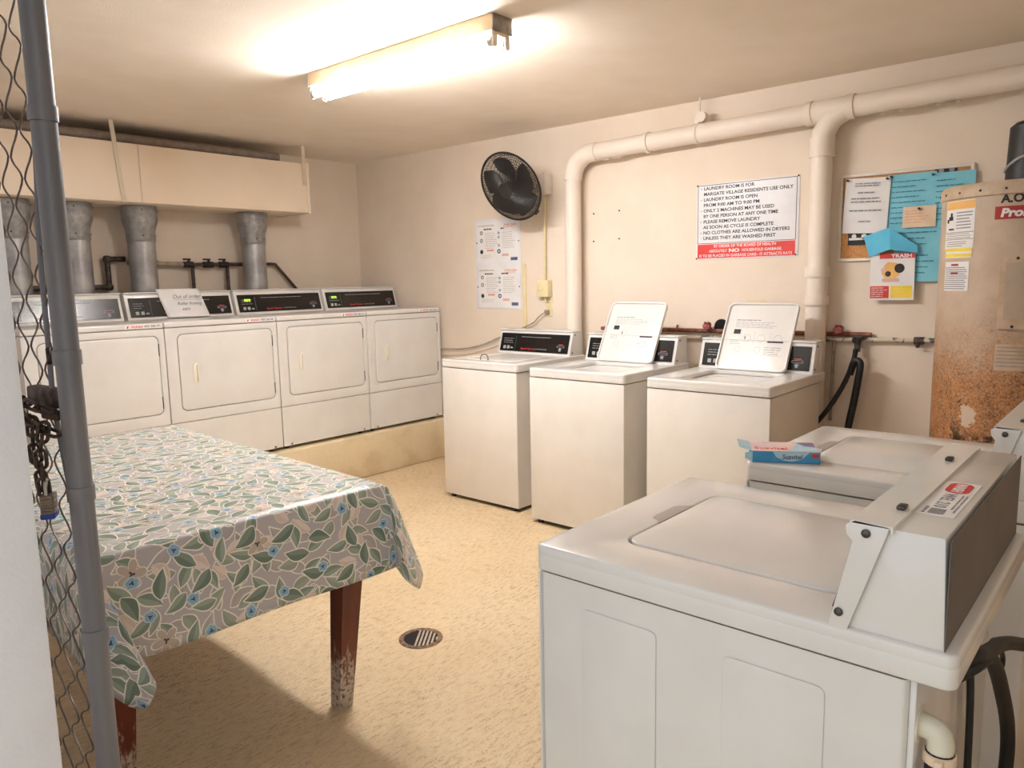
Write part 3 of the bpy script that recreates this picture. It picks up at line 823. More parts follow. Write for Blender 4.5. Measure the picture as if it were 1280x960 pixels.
for x, lb in zip((2.735, 2.385, 1.976, 1.150), VL):
    v = thing('vent_pipe', lb, 'vent pipe', (x, .2, .42), 0, 'dryer vent pipes')
    b = MB(); b.lathe([(.086, 0), (.086, .60), (.0885, .60), (.0885, .604), (.086, .604), (.086, 1.32)], 28); b.build('pipe', 'steel', v)
    b = MB(); b.lathe([(.087, 1.295), (.091, 1.30), (.091, 1.365), (.098, 1.39), (.108, 1.42), (.111, 1.44), (.111, 1.475), (.1125, 1.48), (.1125, 1.526), (.10, 1.53)], 28); b.build('collar', 'foil', v)
    for z, r in ((1.335, .091), (1.50, .1125)):
        for an in (PI * .42, PI * .9):
            s = MB(); s.lathe([(.005, 0), (.005, .003), (0, .0035)], 8, mtx=along((r * math.cos(an), r * math.sin(an), z), (math.cos(an), math.sin(an), 0))); s.build('screw', 'dark', v)

# pipework on the back wall
gp = thing('gas_pipe', 'painted grey supply pipe with black valves on the wall behind the dryers', 'pipe', (1.6, .06, 1.57))
b = MB(); b.tube([(.42, 0, .012), (-.02, 0, 0)], .017, 12); b.tube([(.24, 0, .01), (.24, 0, -.5)], .016, 12); b.tube([(.265, 0, .010), (.215, 0, .008)], .023, 12)
b.build('pipe', 'oldgrey', gp)
b = MB(); b.tube([(-.0, 0, 0), (-.60, 0, .005)], .014, 12); b.tube([(-.03, .01, 0), (-.03, .01, -.4)], .013, 10); b.tube([(-.30, .01, 0), (-.30, .01, -.4)], .013, 10); b.build('branch_pipe', 'olddark', gp)
for x in (.0, -.15, -.27):
    b = MB(); b.tube([(x + .035, .01, 0), (x - .035, .01, 0)], .023, 12); b.tube([(x, .01, .015), (x, .025, .035)], .009, 8)
    b.box(x - .012, x + .045, .02, .03, .032, .044, .003); b.build('valve', 'dark', gp)
b = MB(); b.tube(bez([(-.60, 0, .005), (-.70, 0, .005), (-.735, 0, -.02), (-.90, 0, -.20), (-.99, 0, -.3)], 6), .012, 10); b.build('angled_branch', 'olddark', gp)
bp = thing('black_iron_pipe', 'black iron pipe elbowing up beside the vent pipe behind the dryers', 'pipe', (2.15, .06, 1.42))
b = MB(); b.tube([(.75, 0, 0), (.03, 0, 0), (.012, 0, .004), (0, 0, .02), (0, 0, .16), (-.005, 0, .178), (-.02, 0, .186), (-.115, 0, .186)], .018, 12); b.build('pipe', 'olddark', bp)
for p in (((.0, 0, .0)), ((0, 0, .185))):
    b = MB(); b.lathe([(0, -.026), (.018, -.022), (.026, -.008), (.026, .008), (.018, .022), (0, .026)], 14, mtx=Matrix.Translation(p)); b.build('elbow', 'olddark', bp)

# ------------------------------------------------------------------ white drain pipe on the right wall
dp = thing('drain_pipe', 'thick cream painted drain pipe running up and along the side wall', 'pipe', (.09, 3.3, 0))
R_ = .054
dp0 = 3.3
b = MB(); path = [(0, 2.400 - dp0, .0), (0, 2.402 - dp0, 2.06)]
b.tube(path, R_, 24); b.build('riser', 'pvc', dp)
b = MB(); b.tube([(0, 2.402 - dp0 + .15 * (1 - math.cos(t)), 2.06 + .16 * math.sin(t)) for t in [PI / 2 * k / 10 for k in range(11)]] + [(0, 2.60 - dp0, 2.221)], R_ + .006, 24); b.build('elbow', 'pvc', dp)
b = MB(); b.tube([(0, 2.55 - dp0, 2.221), (0, 5.98 - dp0, 2.290)], R_, 24); b.build('main_run', 'pvc', dp)
zz = lambda y: 2.221 + (y - 2.55) * .0201
for y0, y1 in ((2.96, 2.985), (3.93, 3.965), (4.135, 4.175)):
    b = MB(); b.tube([(0, y0 - dp0, zz(y0)), (0, y1 - dp0, zz(y1))], R_ + .008, 24); b.build('coupling', 'pvc', dp)
b = MB(); b.tube([(0, 3.95 - dp0, zz(3.95)), (0, 4.15 - dp0, zz(4.15))], R_ + .004, 24)
b.tube([(0, 4.135 - dp0, zz(4.1)), (0, 4.06 - dp0, 2.21), (0, 4.02 - dp0, 2.14), (0, 4.016 - dp0, 2.06)], R_ + .004, 24); b.build('tee_fitting', 'pvc', dp)
b = MB(); b.tube([(0, 4.016 - dp0, 2.12), (0, 4.016 - dp0, 2.02)], R_ + .009, 24); b.build('coupling', 'pvc', dp)
b = MB(); b.tube([(0, 4.016 - dp0, 2.06), (0, 4.012 - dp0, 0)], R_, 24); b.build('riser', 'pvc', dp)
b = MB(); b.tube([(0, 4.013 - dp0, 1.30), (0, 4.013 - dp0, 1.25)], R_ + .009, 24); b.build('coupling', 'pvc', dp)
b = MB(); b.tube([(0, 4.013 - dp0, 1.455), (0, 4.013 - dp0, 1.40)], R_ + .009, 24); b.build('coupling', 'pvc', dp)
b = MB(); y = 3.30; b.tube([(0, y - .012 - dp0, zz(y)), (0, y + .012 - dp0, zz(y))], R_ + .004, 24)
b.box(-.01, .014, y - dp0 - .014, y - dp0 + .014, zz(y) + R_, zz(y) + R_ + .045, .003); b.tube([(-.02, y - dp0 + .03, zz(y) + R_ + .035), (.02, y - dp0 + .03, zz(y) + R_ + .035)], .03, 14)
b.tube([(0, y - dp0 + .01, zz(y) + R_ + .05), (-.02, y - dp0 + .005, H - .001)], .006, 8); b.build('hanger_clamp', 'pvc', dp)
for y0, y1, a0 in ((2.62, 2.80, .2), (4.25, 4.42, .5), (4.5, 4.66, .3)):
    b = MB()
    pts = [(.006 + .02 * math.sin(k * 1.7 + a0), y0 + (y1 - y0) * k / 8 - dp0, zz(y0) - R_ - .003 - .007 * abs(math.sin(k * 2.3 + a0))) for k in range(9)]
    for k in range(8):
        p, q_ = Vector(pts[k]), Vector(pts[k + 1]); bb = bmesh.new()
        bb.faces.new([bb.verts.new(p + Vector((.012, 0, 0))), bb.verts.new(q_ + Vector((.012, 0, 0))), bb.verts.new(Vector((-.01, q_.y, zz(y0) - R_ + .004))), bb.verts.new(Vector((-.01, p.y, zz(y0) - R_ + .004)))]); b.add(bb)
    b.build('paint_edge', 'pvc', dp)

# ------------------------------------------------------------------ water supply lines and hoses
hp_ = thing('hot_water_pipe', 'rusty brown water pipe running behind the washers under the rules sign', 'pipe', (.020, 3.4, 1.088))
b = MB(); b.tube([(0, -.82, -.005), (0, .88, .006)], .0125, 12); b.build('pipe', 'copper', hp_)
for y in (-.035, .725):
    b = MB(); b.lathe([(.017, 0), (.017, .02), (.011, .025), (.011, .04), (.026, .041), (.028, .047), (.02, .053), (0, .054)], 12, mtx=along((0.004, y, .006), (.8, 0, .6)))
    for k in range(6): b.lathe([(0, -.008), (.008, 0), (0, .008)], 8, mtx=Matrix.Translation((.045 + .008 * math.cos(k), y + .024 * math.cos(k * PI / 3), .034 + .02 * math.sin(k * PI / 3))))
    b.build('valve', 'valve', hp_)
for y in (-.26, .16):
    b = MB(); b.tube([(0, y, 0), (-.012, y, .03)], .006, 8); b.build('pipe_clip', 'copper', hp_)
cp_ = thing('cold_water_pipe', 'peeling white water pipe just under the rusty brown one', 'pipe', (.022, 3.5, 1.041))
b = MB(); b.tube([(0, -.95, -.008), (0, .60, .022), (0, 1.10, .034)], .0128, 12); b.build('pipe', 'peel', cp_)
b = MB(); b.tube([(.012, .595, .02), (.012, .59, -.42)], .009, 8); b.build('drop_pipe', 'oldgrey', cp_)
b = MB(); b.tube([(0, .70, .022), (.03, .715, .022)], .018, 12); b.tube([(.03, .722, .04), (.03, .722, -.035)], .016, 12); b.box(.02, .05, .70, .75, .038, .05, .003); b.build('hose_valve', 'olddark', cp_)
b = MB(); b.tube([(0, .985, .03), (0, 1.03, .031)], .019, 12); b.tube([(0, 1.005, .03), (.02, 1.005, .0)], .01, 8); b.build('valve', 'olddark', cp_)
tq = MB(); tq.box(.036, .075, 2.535, 2.625, 1.020, 1.055, .006); tag(tq.build('pipe_fitting', 'teal'), 'small teal plastic fitting behind the washer lids below the drain riser', 'pipe fitting')
bh = MB(); bh.lathe([(.0, 0), (.045, 0), (.045, .0045), (.04, .006), (0, .006)], 20, mtx=along((.0, 3.43, 1.115), (1, 0, 0))); tag(bh.build('pipe_sleeve', 'hole'), 'round black pipe sleeve in the wall beside a red valve', 'pipe sleeve')
fh = thing('hose_pair', 'black washer hose looped from the wall valve beside the water heater', 'hose', (.08, 4.222, 1.0))
b = MB(); b.tube(bez([(0, 0, .02), (.0, -.004, -.02), (.01, -.02, -.09), (.03, -.06, -.2), (.06, -.13, -.33), (.10, -.22, -.45), (.12, -.34, -.55)], 8), .013, 12); b.build('thin_hose', 'rubber', fh)
b = MB(); b.tube(bez([(.03, -.015, -.11), (.035, .006, -.045), (.04, .032, -.04), (.05, .04, -.08), (.06, .02, -.25), (.07, -.005, -.42), (.08, -.03, -.70), (.09, -.05, -.97)], 8), .0185, 12); b.build('thick_hose', 'rubber', fh)

# ------------------------------------------------------------------ wall fan and electrics
fx = Vector((.335, 2.068, 2.030)); FA = Vector((.885, .035, -.464)).normalized()
fan = thing('wall_fan', 'black caged oscillating fan on a white wall mount', 'fan', (0, 2.11, 2.06))
FO = Vector((0, 2.11, 2.06)); FM = Matrix.Translation(-FO) @ along(fx, FA)
FR = .235
def ring(mb, r, z, t, n=40): mb.tube([(r * math.cos(2 * PI * k / n), r * math.sin(2 * PI * k / n), z) for k in range(n)], t, 6, closed=True, mtx=FM)
cf = MB(); 
for k in range(14):
    r = .06 + .0125 * k; ring(cf, r, .063 - .063 * (r / .236) ** 3.2, .0013, 32)
for k in range(90):
    a = 2 * PI * k / 90
    cf.tube([(r * math.cos(a + s), r * math.sin(a + s), z) for r, z, s in ((.045, .063, 0), (.12, .058, .08), (.18, .042, .14), (.22, .018, .18), (.232, 0, .2))], .0015, 4, mtx=FM)
cfo = cf.build('front_cage', 'fanblack', fan)
rg = MB(); ring(rg, FR, 0, .0075); rg.box(-.018, .018, -FR - .018, -FR + .004, -.01, .012, .003, mtx=FM @ Matrix.Rotation(math.radians(38), 4, 'Z')); rg.build('cage_ring', 'fanblack', fan)
cr = MB()
for r, z in ((.08, -.088), (.10, -.086), (.12, -.083), (.14, -.079), (.16, -.07), (.18, -.06), (.20, -.046), (.216, -.024)): ring(cr, r, z, .0016)
for k in range(90):
    a = 2 * PI * k / 90; cr.tube([(r * math.cos(a), r * math.sin(a), z) for r, z in ((.06, -.09), (.14, -.08), (.20, -.046), (.232, 0))], .0016, 4, mtx=FM)
cr.build('rear_cage', 'fanblack', fan)
hb = MB(); hb.lathe([(.052, .060), (.052, .065), (.044, .069), (0, .070)], 24, mtx=FM); hb.lathe([(0, .0695), (.012, .0695), (.012, .072), (0, .073)], 12, mtx=FM); hb.build('hub_badge', 'fanblack', cfo)
bl = MB(); bl.lathe([(.045, -.03), (.045, .03), (.03, .042), (0, .045)], 20, mtx=FM)
for k in range(5):
    a0 = 2 * PI * k / 5
    def bf(u, v, a0=a0):
        r = .04 + .165 * u; wv = (.75 + .42 * math.sin(PI * min(1, u * 1.05))) ; a = a0 + (v - .5) * wv * 1.2 + u * .35
        return FM @ Vector((r * math.cos(a), r * math.sin(a), .022 - .045 * v + .006 * u))
    bl.grid(bf, 8, 6, .0018)
bl.build('fan_blade', 'fanblade', fan)
mo = MB(); mo.lathe([(0, -.215), (.04, -.21), (.062, -.19), (.066, -.13), (.066, -.10), (.055, -.085), (0, -.085)], 24, mtx=FM); mo.build('motor', 'fanwhite', fan)
mb_ = MB(); mb_.box(0, .085, -.05, .055, -.065, .072, .008); mb_.tube([(.06, -.01, .0), (.14, -.02, .01), (.19, -.03, .035)], .02, 12); mb_.tube([(.045, .03, .072), (.05, .02, .09), (.05, -.01, .088)], .008, 8); mb_.build('wall_mount', 'fanwhite', fan)
pc = MB(); pc.tube(bez([(.07, -.03, -.06), (.06, -.08, -.13), (.05, -.09, -.24), (.05, -.075, -.275), (.05, -.06, -.24), (.05, -.055, -.12)], 8), .0022, 6); pc.build('pull_cord', 'fanwhite', fan)
sb = thing('electrical_conduit', 'thin cream conduit dropping from the fan to a switch box', 'conduit', (0, 2.1, 1.41))
b = MB(); b.tube([(.02, .007, .585), (.02, .0, .0)], .0085, 10); b.build('pipe', 'ivory', sb)
b = MB(); b.box(0, .055, -.052, .05, -.118, 0, .006); box_ = b.build('switch_box', 'ivory', sb)
b = MB(); b.box(.055, .066, -.03, -.012, -.07, -.04, .003); b.build('toggle', 'ivory', box_)
b = MB(); b.tube([(.025, -.005, -.115), (.025, .01, -.15), (.022, .03, -.148)], .006, 8); b.build('short_wire', 'ivory', sb)
op = thing('wall_outlet', 'ivory wall outlet with a plugged in cord below the switch box', 'outlet', (0, 2.118, 1.21))
b = MB(); b.slab([rrect(-.035, .035, -.058, .058, .006)], 0, .006, .002, mtx=RW(0, 0, 0)); b.build('cover_plate', 'ivory', op)
for z in (-.022, .022):
    b = MB(); b.slab([rrect(-.016, .016, z - .014, z + .014, .008)], .006, .009, .001, mtx=RW(0, 0, 0)); b.build('socket', 'ivory', op)
b = MB(); b.box(.008, .035, -.02, .012, -.036, -.010, .004); b.build('plug', 'oldgrey', op)
cdm = MB(); cdm.tube(bez([(.03, 2.105, 1.185), (.035, 2.05, 1.15), (.03, 1.99, 1.105), (.025, 1.86, 1.057), (.02, 1.65, .985), (.02, 1.45, .918), (.02, 1.25, .883), (.02, 1.05, .876), (.02, .8, .86), (.02, .3, .85)], 8), .0042, 8)
tag(cdm.build('power_cord', 'oldgrey'), 'grey power cord sagging along the wall from the outlet to the dryers', 'cord')
cdm = MB(); cdm.tube(bez([(.012, 1.89, 1.03), (.012, 1.6, .92), (.012, 1.3, .845), (.012, 1.05, .826), (.012, .7, .82), (.012, .3, .82)], 8), .0035, 8)
tag(cdm.build('cable', 'pvc'), 'cream cable tacked along the wall just below the grey cord', 'cable')
rw = MB(); rw.box(0, .014, 1.888, 1.914, .95, 1.53, .003); tag(rw.build('cable_raceway', 'ivory'), 'narrow ivory cable raceway beside the washing charts', 'raceway')
for i, (y, z) in enumerate(((2.506, 1.841), (2.707, 1.847), (2.505, 1.660), (2.706, 1.668))):
    b = MB(); b.lathe([(.006, 0), (.006, .002), (0, .003)], 8, mtx=along((0, y, z), (1, 0, 0)))
    tag(b.build('wall_screw', 'dark'), 'small dark screw left in the bare wall beside the drain riser', 'screw', 'screws left in the bare wall')
b = MB(); b.slab([[(0, 0), (.075, .004), (.13, 0), (.12, .012), (.06, .016), (.004, .012)]], 0, .002, mtx=RW(.0, 3.585, 1.262)); tag(b.build('tape_scrap', 'ivory'), 'yellowed tape scrap on the wall above an open washer lid', 'tape')

# ------------------------------------------------------------------ charts, sign, corkboard
ch = thing('washing_chart', 'white board with two washing instruction charts under the fan', 'chart', (0, 1.642, 1.534))
CM = RW(0, 0, 0)
b = MB(); b.slab([rrect(-.222, .222, -.33, .33, .004)], 0, .005, .001, mtx=CM); b.build('backing_board', 'signwhite', ch)
for k, z0 in enumerate((.012, -.318)):
    SM = CM @ Matrix.Translation((-.200, z0, .005)); wS, hS = .40, .30
    b = MB(); b.box(0, wS, 0, hS, 0, .0008, mtx=SM); sh = b.build('chart_sheet', 'paper', ch)
    T = SM @ Matrix.Translation((0, 0, .001))
    g = MB(); bars(g, T, .01, .17, hS - .035, hS - .018, 1, .6, .1)
    for c0 in (.075, .245):
        bars(g, T, c0 + .005, c0 + .13, .10, hS - .075, 8, .3, .3)
    bars(g, T, .03, .16, .03, .06, 3, .3, .2); g.build('lettering', 'inklight', sh)
    g = MB(); bars(g, T, .065, .15, hS - .06, hS - .045, 1, .6, .1); bars(g, T, .235, .27 + .04 * k, hS - .06, hS - .045, 1, .6, .05)
    for zc in (.222, .165, .085): g.slab([circ(.04, zc, .014, 14), circ(.04, zc, .008, 12)], 0, .0005, mtx=T)
    g.slab([circ(.04, .082, .016, 14)], .0, .0006, mtx=T); g.build('icon_print', 'ink', sh)
    g = MB()
    for zc in (.215, .185, .125): g.slab([circ(.215, zc, .010, 12), circ(.215, zc, .005, 12)], 0, .0005, mtx=T)
    g.slab([circ(.215, .082, .017, 14), circ(.215, .082, .007, 14)], 0, .0006, mtx=T); g.box(.33, .395, .012, .035, 0, .0005, mtx=T); g.build('icon_print', 'inkblue', sh)
    g = MB(); text_mb(g, 'SPEED QUEEN', .02, T, .285, hS - .036, bold=.02, width=.10); g.prism([(.268, hS - .036), (.276, hS - .036), (.281, hS - .02), (.273, hS - .02)], 0, .0005, mtx=T)
    g.box(.095, .165, .085, .097, 0, .0005, mtx=T); g.build('lettering', 'inkorange', sh)
    g = MB(); g.box(.245, .31, .045, .064, 0, .0005, mtx=T); bars(g, T, .26, .37, .25, .262, 1, .5, .1); g.build('printed_block', 'inkpink', sh)
    for y_ in (-.208, .208):
        s = MB(); s.lathe([(.005, 0), (.005, .003), (0, .004)], 8, mtx=along((.005, y_, z0 + .15), (1, 0, 0))); s.build('screw', 'screw', ch)

sg = thing('rules_sign', 'white laundry rules sign with black lettering and a red band on the side wall', 'sign', (0, 3.566, 1.735))
b = MB(); b.slab([rrect(-.308, .308, -.22, .22, .003)], 0, .004, .0008, mtx=CM); b.build('sign_board', 'signwhite', sg)
SM = RW(.0041, -.308, -.22)
b = MB(); b.box(.010, .600, .006, .088, 0, .0006, mtx=SM); rb = b.build('red_band', 'red', sg)
b = MB(); b.slab([[(.008, .092), (.602, .092), (.602, .434), (.008, .434)], [(.011, .095), (.599, .095), (.599, .431), (.011, .431)]], 0, .0006, mtx=SM); b.build('border', 'ink', sg)
L = [('LAUNDRY ROOM IS FOR', .312, 1), ('MARGATE VILLAGE RESIDENTS USE ONLY', .535, 0), ('LAUNDRY ROOM IS OPEN', .330, 1), ('FROM 9:00 AM TO 9:00 PM', .342, 0),
     ('ONLY 2 MACHINES MAY BE USED', .430, 1), ('BY ONE PERSON AT ANY ONE TIME', .452, 0), ('PLEASE REMOVE LAUNDRY', .350, 1), ('AS SOON AS CYCLE IS COMPLETE', .430, 0),
     ('NO CLOTHES ARE ALLOWED IN DRYERS', .520, 1), ('UNLESS THEY ARE WASHED FIRST', .442, 0)]
b = MB()
for i, (s, wdt, dot) in enumerate(L):
    y = .405 - i * .0322
    text_mb(b, s, .0265, SM, .045, y, bold=.022, width=wdt)
    if dot: b.slab([circ(.030, y + .008, .003, 8)], 0, .0006, mtx=SM)
b.build('lettering', 'ink', sg)
RM_ = SM @ Matrix.Translation((0, 0, .0007)); b = MB()
text_mb(b, 'BY ORDER OF THE BOARD OF HEALTH', .022, RM_, .115, .068, bold=.015, width=.375)
text_mb(b, 'ABSOLUTELY', .022, RM_, .085, .040, bold=.015, width=.115); text_mb(b, 'NO', .026, RM_, .210, .039, bold=.05, width=.065)
text_mb(b, 'HOUSEHOLD GARBAGE,', .022, RM_, .290, .040, bold=.015, width=.235)
text_mb(b, 'IS TO BE PLACED IN GARBAGE CANS - IT ATTRACTS RATS', .022, RM_, .022, .013, bold=.015, width=.56)
b.build('lettering', 'paper', rb)
for x, y in ((.006, .434), (.608, .436), (.004, .006), (.604, .010)):
    s = MB(); s.lathe([(.005, 0), (.005, .003), (0, .004)], 8, mtx=along((.004, x - .308, y - .22), (1, 0, 0))); s.build('screw', 'ink', sg)

cbd = thing('corkboard', 'white framed corkboard covered with notices above the supply pipes', 'bulletin board', (0, 4.397, 1.702))
b = MB(); b.box(0, .010, -.300, .300, -.215, .215); b.build('cork_panel', 'cork', cbd)
b = MB(); b.slab([rrect(-.307, .307, -.224, .224, .003), rrect(-.291, .291, -.208, .208, .002)], 0, .018, .003, mtx=CM); b.build('frame', 'corkframe', cbd)

def sheet(name, label, cat, y0, y1, z0, z1, x, mat, rows=0, ink='inkgrey', rot=0.0, pin=None, poly=None, margin=.02, group=None, curl=.006):
    yc, zc = (y0 + y1) / 2, (z0 + z1) / 2; hw, hh = (y1 - y0) / 2, (z1 - z0) / 2
    t = thing(name, label, cat, (x, yc, zc), 0, group); t.rotation_euler = (rot, 0, 0)
    if poly is None:
        b = MB(); b.grid(lambda u, v: Vector((curl * (math.cos(PI * (v - .5)) * .4 + (1 - v) ** 3 * math.sin(PI * u)), (u - .5) * 2 * hw, (v - .5) * 2 * hh)), 8, 10, .0005)
    else:
        b = MB(); b.slab([[(py - yc, pz - zc) for py, pz in poly]], 0, .0006, mtx=CM)
    o = b.build('paper', mat, t)
    T = RW(curl * 1.1 + .0012, 0, 0)
    if rows:
        g = MB(); bars(g, T, -hw + margin, hw - margin, -hh + margin * 1.5, hh - margin * 1.2, rows, .17, .6); g.build('lettering', ink, t)
    if pin:
        for py, pz in pin:
            p = MB(); p.lathe([(.006, 0), (.004, .006), (.006, .012), (0, .014)], 10, mtx=along((.003 + curl * .6, py * hw, pz * hh), (1, 0, 0))); p.build('push_pin', 'pin', t)
    return t
wn = sheet('notice_paper', 'white typed notice hanging at the left of the corkboard', 'notice', 4.117, 4.335, 1.620, 1.900, .0215, 'paper', 0, rot=-.04, pin=((-.9, .93), (.86, .93)))
T = RW(.0085, 0, 0); g = MB(); bars(g, T, -.06, .07, .095, .118, 2, .45, .1); bars(g, T, -.045, .04, .06, .072, 1, .5, .05); bars(g, T, -.075, .08, .012, .045, 2, .4, .2); bars(g, T, -.08, .085, -.03, -.018, 1, .5, .1); bars(g, T, -.03, .035, -.085, -.075, 1, .5, .1); g.build('lettering', 'inkgrey', wn)
sheet('blue_notice', 'pale blue typed notice pinned at the top centre of the corkboard', 'notice', 4.325, 4.545, 1.620, 1.903, .013, 'cyan', 9, 'inknavy', pin=((-.85, .93), (.93, -.32)))
sheet('blue_notice', 'pale blue typed notice pinned at the top right of the corkboard', 'notice', 4.528, 4.713, 1.625, 1.892, .0235, 'cyan', 8, 'inknavy', pin=((-.95, .95),))
sheet('blue_notice', 'pale blue notice hanging below the corkboard edge beside the water heater', 'notice', 4.37, 4.58, 1.368, 1.650, .020, 'cyan', 8, 'inknavy')
sheet('tan_card', 'small tan index card pinned over the blue notices', 'card', 4.405, 4.555, 1.636, 1.739, .033, 'paperwarm', 5, 'inkorange', pin=((0, .75),), margin=.012, curl=.003)
dc = sheet('printed_card', 'black and white printed card peeking out below the white notice', 'card', 4.140, 4.262, 1.562, 1.628, .0125, 'ink', 0, curl=.003)
g = MB(); g.box(-.055, .055, -.008, .004, 0, .0005, mtx=RW(.005, 0, 0)); g.slab([circ(-.03, .012, .012, 12)], 0, .0005, mtx=RW(.005, 0, 0)); g.slab([circ(.02, .01, .014, 12)], 0, .0005, mtx=RW(.005, 0, 0)); g.build('printed_picture', 'paper', dc)
dk = sheet('printed_card', 'dark printed strip at the top right edge of the corkboard', 'card', 4.535, 4.632, 1.880, 1.914, .0115, 'ink', 0, curl=.002)
g = MB(); g.slab([circ(-.02, .004, .012, 12)], 0, .0005, mtx=RW(.004, 0, 0)); g.build('printed_picture', 'inkgrey', dk); g = MB(); g.slab([circ(.025, .006, .012, 12)], 0, .0005, mtx=RW(.004, 0, 0)); g.build('printed_picture', 'inkgrey', dk)
fl = thing('flyer', 'white flyer with a dog picture and red and yellow boxes below the corkboard', 'flyer', (.040, 4.370, 1.394)); fl.rotation_euler = (.012, 0, 0)
b = MB(); b.box(0, .0008, -.105, .105, -.118, .118); b.build('paper', 'paper', fl)
T = RW(.001, 0, 0)
b = MB(); b.box(-.06, .105, .092, .118, 0, .0005, mtx=T); hb_ = b.build('header_band', 'redtxt', fl)
b = MB(); text_mb(b, 'TRASH', .024, T @ Matrix.Translation((0, 0, .0007)), -.005, .096, bold=.03, width=.095); b.build('lettering', 'paper', hb_)
b = MB(); b.slab([rrect(-.102, -.012, -.108, -.046, .002)], 0, .0005, mtx=T); rx = b.build('red_box', 'redtxt', fl)
b = MB(); bars(b, T @ Matrix.Translation((0, 0, .0006)), -.096, -.02, -.104, -.05, 5, .3, .3); b.build('lettering', 'paper', rx)
b = MB(); b.slab([rrect(-.004, .096, -.108, -.046, .002)], 0, .0005, mtx=T); yx = b.build('yellow_box', 'yellow', fl)
b = MB(); bars(b, T @ Matrix.Translation((0, 0, .0006)), .004, .085, -.104, -.05, 5, .2, .4); b.build('lettering', 'orange', yx)
b = MB(); b.slab([[(-.05, .02), (-.04, .055), (-.02, .075), (.02, .07), (.04, .045), (.035, .01), (.01, -.01), (-.03, -.012)]], 0, .0005, mtx=T); b.build('dog_print', 'orange', fl)
b = MB(); b.slab([circ(.035, .042, .024, 14)], .0005, .001, mtx=T); b.slab([circ(-.018, .015, .014, 12)], .0005, .001, mtx=T); b.build('dog_ear_print', 'ink', fl)
b = MB(); b.slab([rrect(-.045, .035, -.026, -.008, .006)], .0005, .001, mtx=T); b.slab([circ(-.04, .035, .013, 12)], .0005, .001, mtx=T); b.build('dog_collar_print', 'inkpink', fl)
fd = thing('folded_notice', 'sky blue sheet folded open over the top of the dog flyer', 'notice', (.050, 4.36, 1.56))
bb = MB()
P = [Vector((.0, 4.228 - 4.36, 1.602 - 1.56)), Vector((.022, 4.357 - 4.36, 1.640 - 1.56)), Vector((-.003, 4.483 - 4.36, 1.546 - 1.56)), Vector((-.005, 4.486 - 4.36, 1.508 - 1.56)), Vector((.02, 4.362 - 4.36, 1.532 - 1.56)), Vector((-.002, 4.26 - 4.36, 1.497 - 1.56))]
bb.grid(lambda u, v: (P[0] * (1 - u) + P[1] * u) * v + (P[5] * (1 - u) + P[4] * u) * (1 - v), 4, 4, .0006)
bb.grid(lambda u, v: (P[1] * (1 - u) + P[2] * u) * v + (P[4] * (1 - u) + P[3] * u) * (1 - v), 4, 4, .0006); bb.build('paper', 'cyan2', fd, 20)

# ------------------------------------------------------------------ water heater
HX, HY, HR = .42, 4.955, .29
wh = thing('water_heater', 'beige tall water heater rusting orange toward the bottom, beside the corkboard', 'water heater', (HX, HY, 0))
b = MB(); b.lathe([(.27, .04), (HR, .06), (HR, 1.715)], 64); b.build('tank', 'heater', wh)
b = MB(); b.lathe([(HR + .001, 1.708), (HR + .006, 1.712), (HR + .006, 1.752), (HR - .004, 1.764), (.10, 1.775), (0, 1.776)], 64); rim = b.build('top_rim', 'heaterplain', wh)
for k in range(9):
    a = math.radians(-75 + 18 * k); s = MB(); s.lathe([(.005, 0), (.005, .002), (0, .004)], 8, mtx=along(((HR + .006) * math.cos(a), (HR + .006) * math.sin(a), 1.732), (math.cos(a), math.sin(a), 0))); s.build('screw', 'dark' if k % 2 else 'screw', rim)
for k in range(3):
    a = math.radians(30 + 120 * k); MB().tube([(.22 * math.cos(a), .22 * math.sin(a), 0), (.22 * math.cos(a), .22 * math.sin(a), .06)], .02, 10).build('foot', 'dark', wh)
def onheat(mb, a0, a1, z0, z1, off, th=.0006, n=10):
    """a patch lying round the tank between two angles in degrees"""
    r = HR + off
    mb.grid(lambda u, v: Vector((r * math.cos(math.radians(a0 + (a1 - a0) * u)), r * math.sin(math.radians(a0 + (a1 - a0) * u)), z0 + (z1 - z0) * v)), n, 3, th)
def heat_bars(mb, a0, a1, z0, z1, n, off, fill=.35, ragged=.3):
    for i in range(n):
        zc = z1 - (i + .5) * (z1 - z0) / n; t = (z1 - z0) / n * fill / 2; e = a1 - random.random() * ragged * (a1 - a0)
        onheat(mb, a0, e, zc - t, zc + t, off, .0004, 6)
def bend(o, off):
    """wrap flat lettering (x across, y up) round the tank"""
    for v in o.data.vertices:
        a = v.co.x / HR; r = HR + off + v.co.z; v.co = Vector((r * math.cos(a), r * math.sin(a), v.co.y))
b = MB(); onheat(b, -56, -24.5, 1.505, 1.703, .0012); onheat(b, -54, -25.5, 1.47, 1.505, .0012); lb = b.build('warning_label', 'paper', wh)
b = MB(); onheat(b, -55, -25, 1.668, 1.70, .002); b.build('header', 'orange', lb)
b = MB(); onheat(b, -54.5, -25.3, 1.497, 1.510, .002); onheat(b, -54.5, -25.3, 1.474, 1.487, .002); b.build('yellow_band', 'yellow', lb)
b = MB(); heat_bars(b, -42, -26, 1.585, 1.66, 6, .002); heat_bars(b, -54, -26, 1.548, 1.572, 3, .002, .3, .1); heat_bars(b, -53, -28, 1.515, 1.54, 3, .002); 
onheat(b, -55.3, -25, 1.573, 1.576, .002); onheat(b, -55.3, -25, 1.545, 1.5475, .002); b.build('lettering', 'inkgrey', lb)
b = MB(); onheat(b, -49.5, -47, 1.64, 1.655, .002, .0004, 4); onheat(b, -51.5, -46, 1.625, 1.64, .002, .0004, 4); onheat(b, -54, -51.5, 1.615, 1.63, .002, .0004, 4)
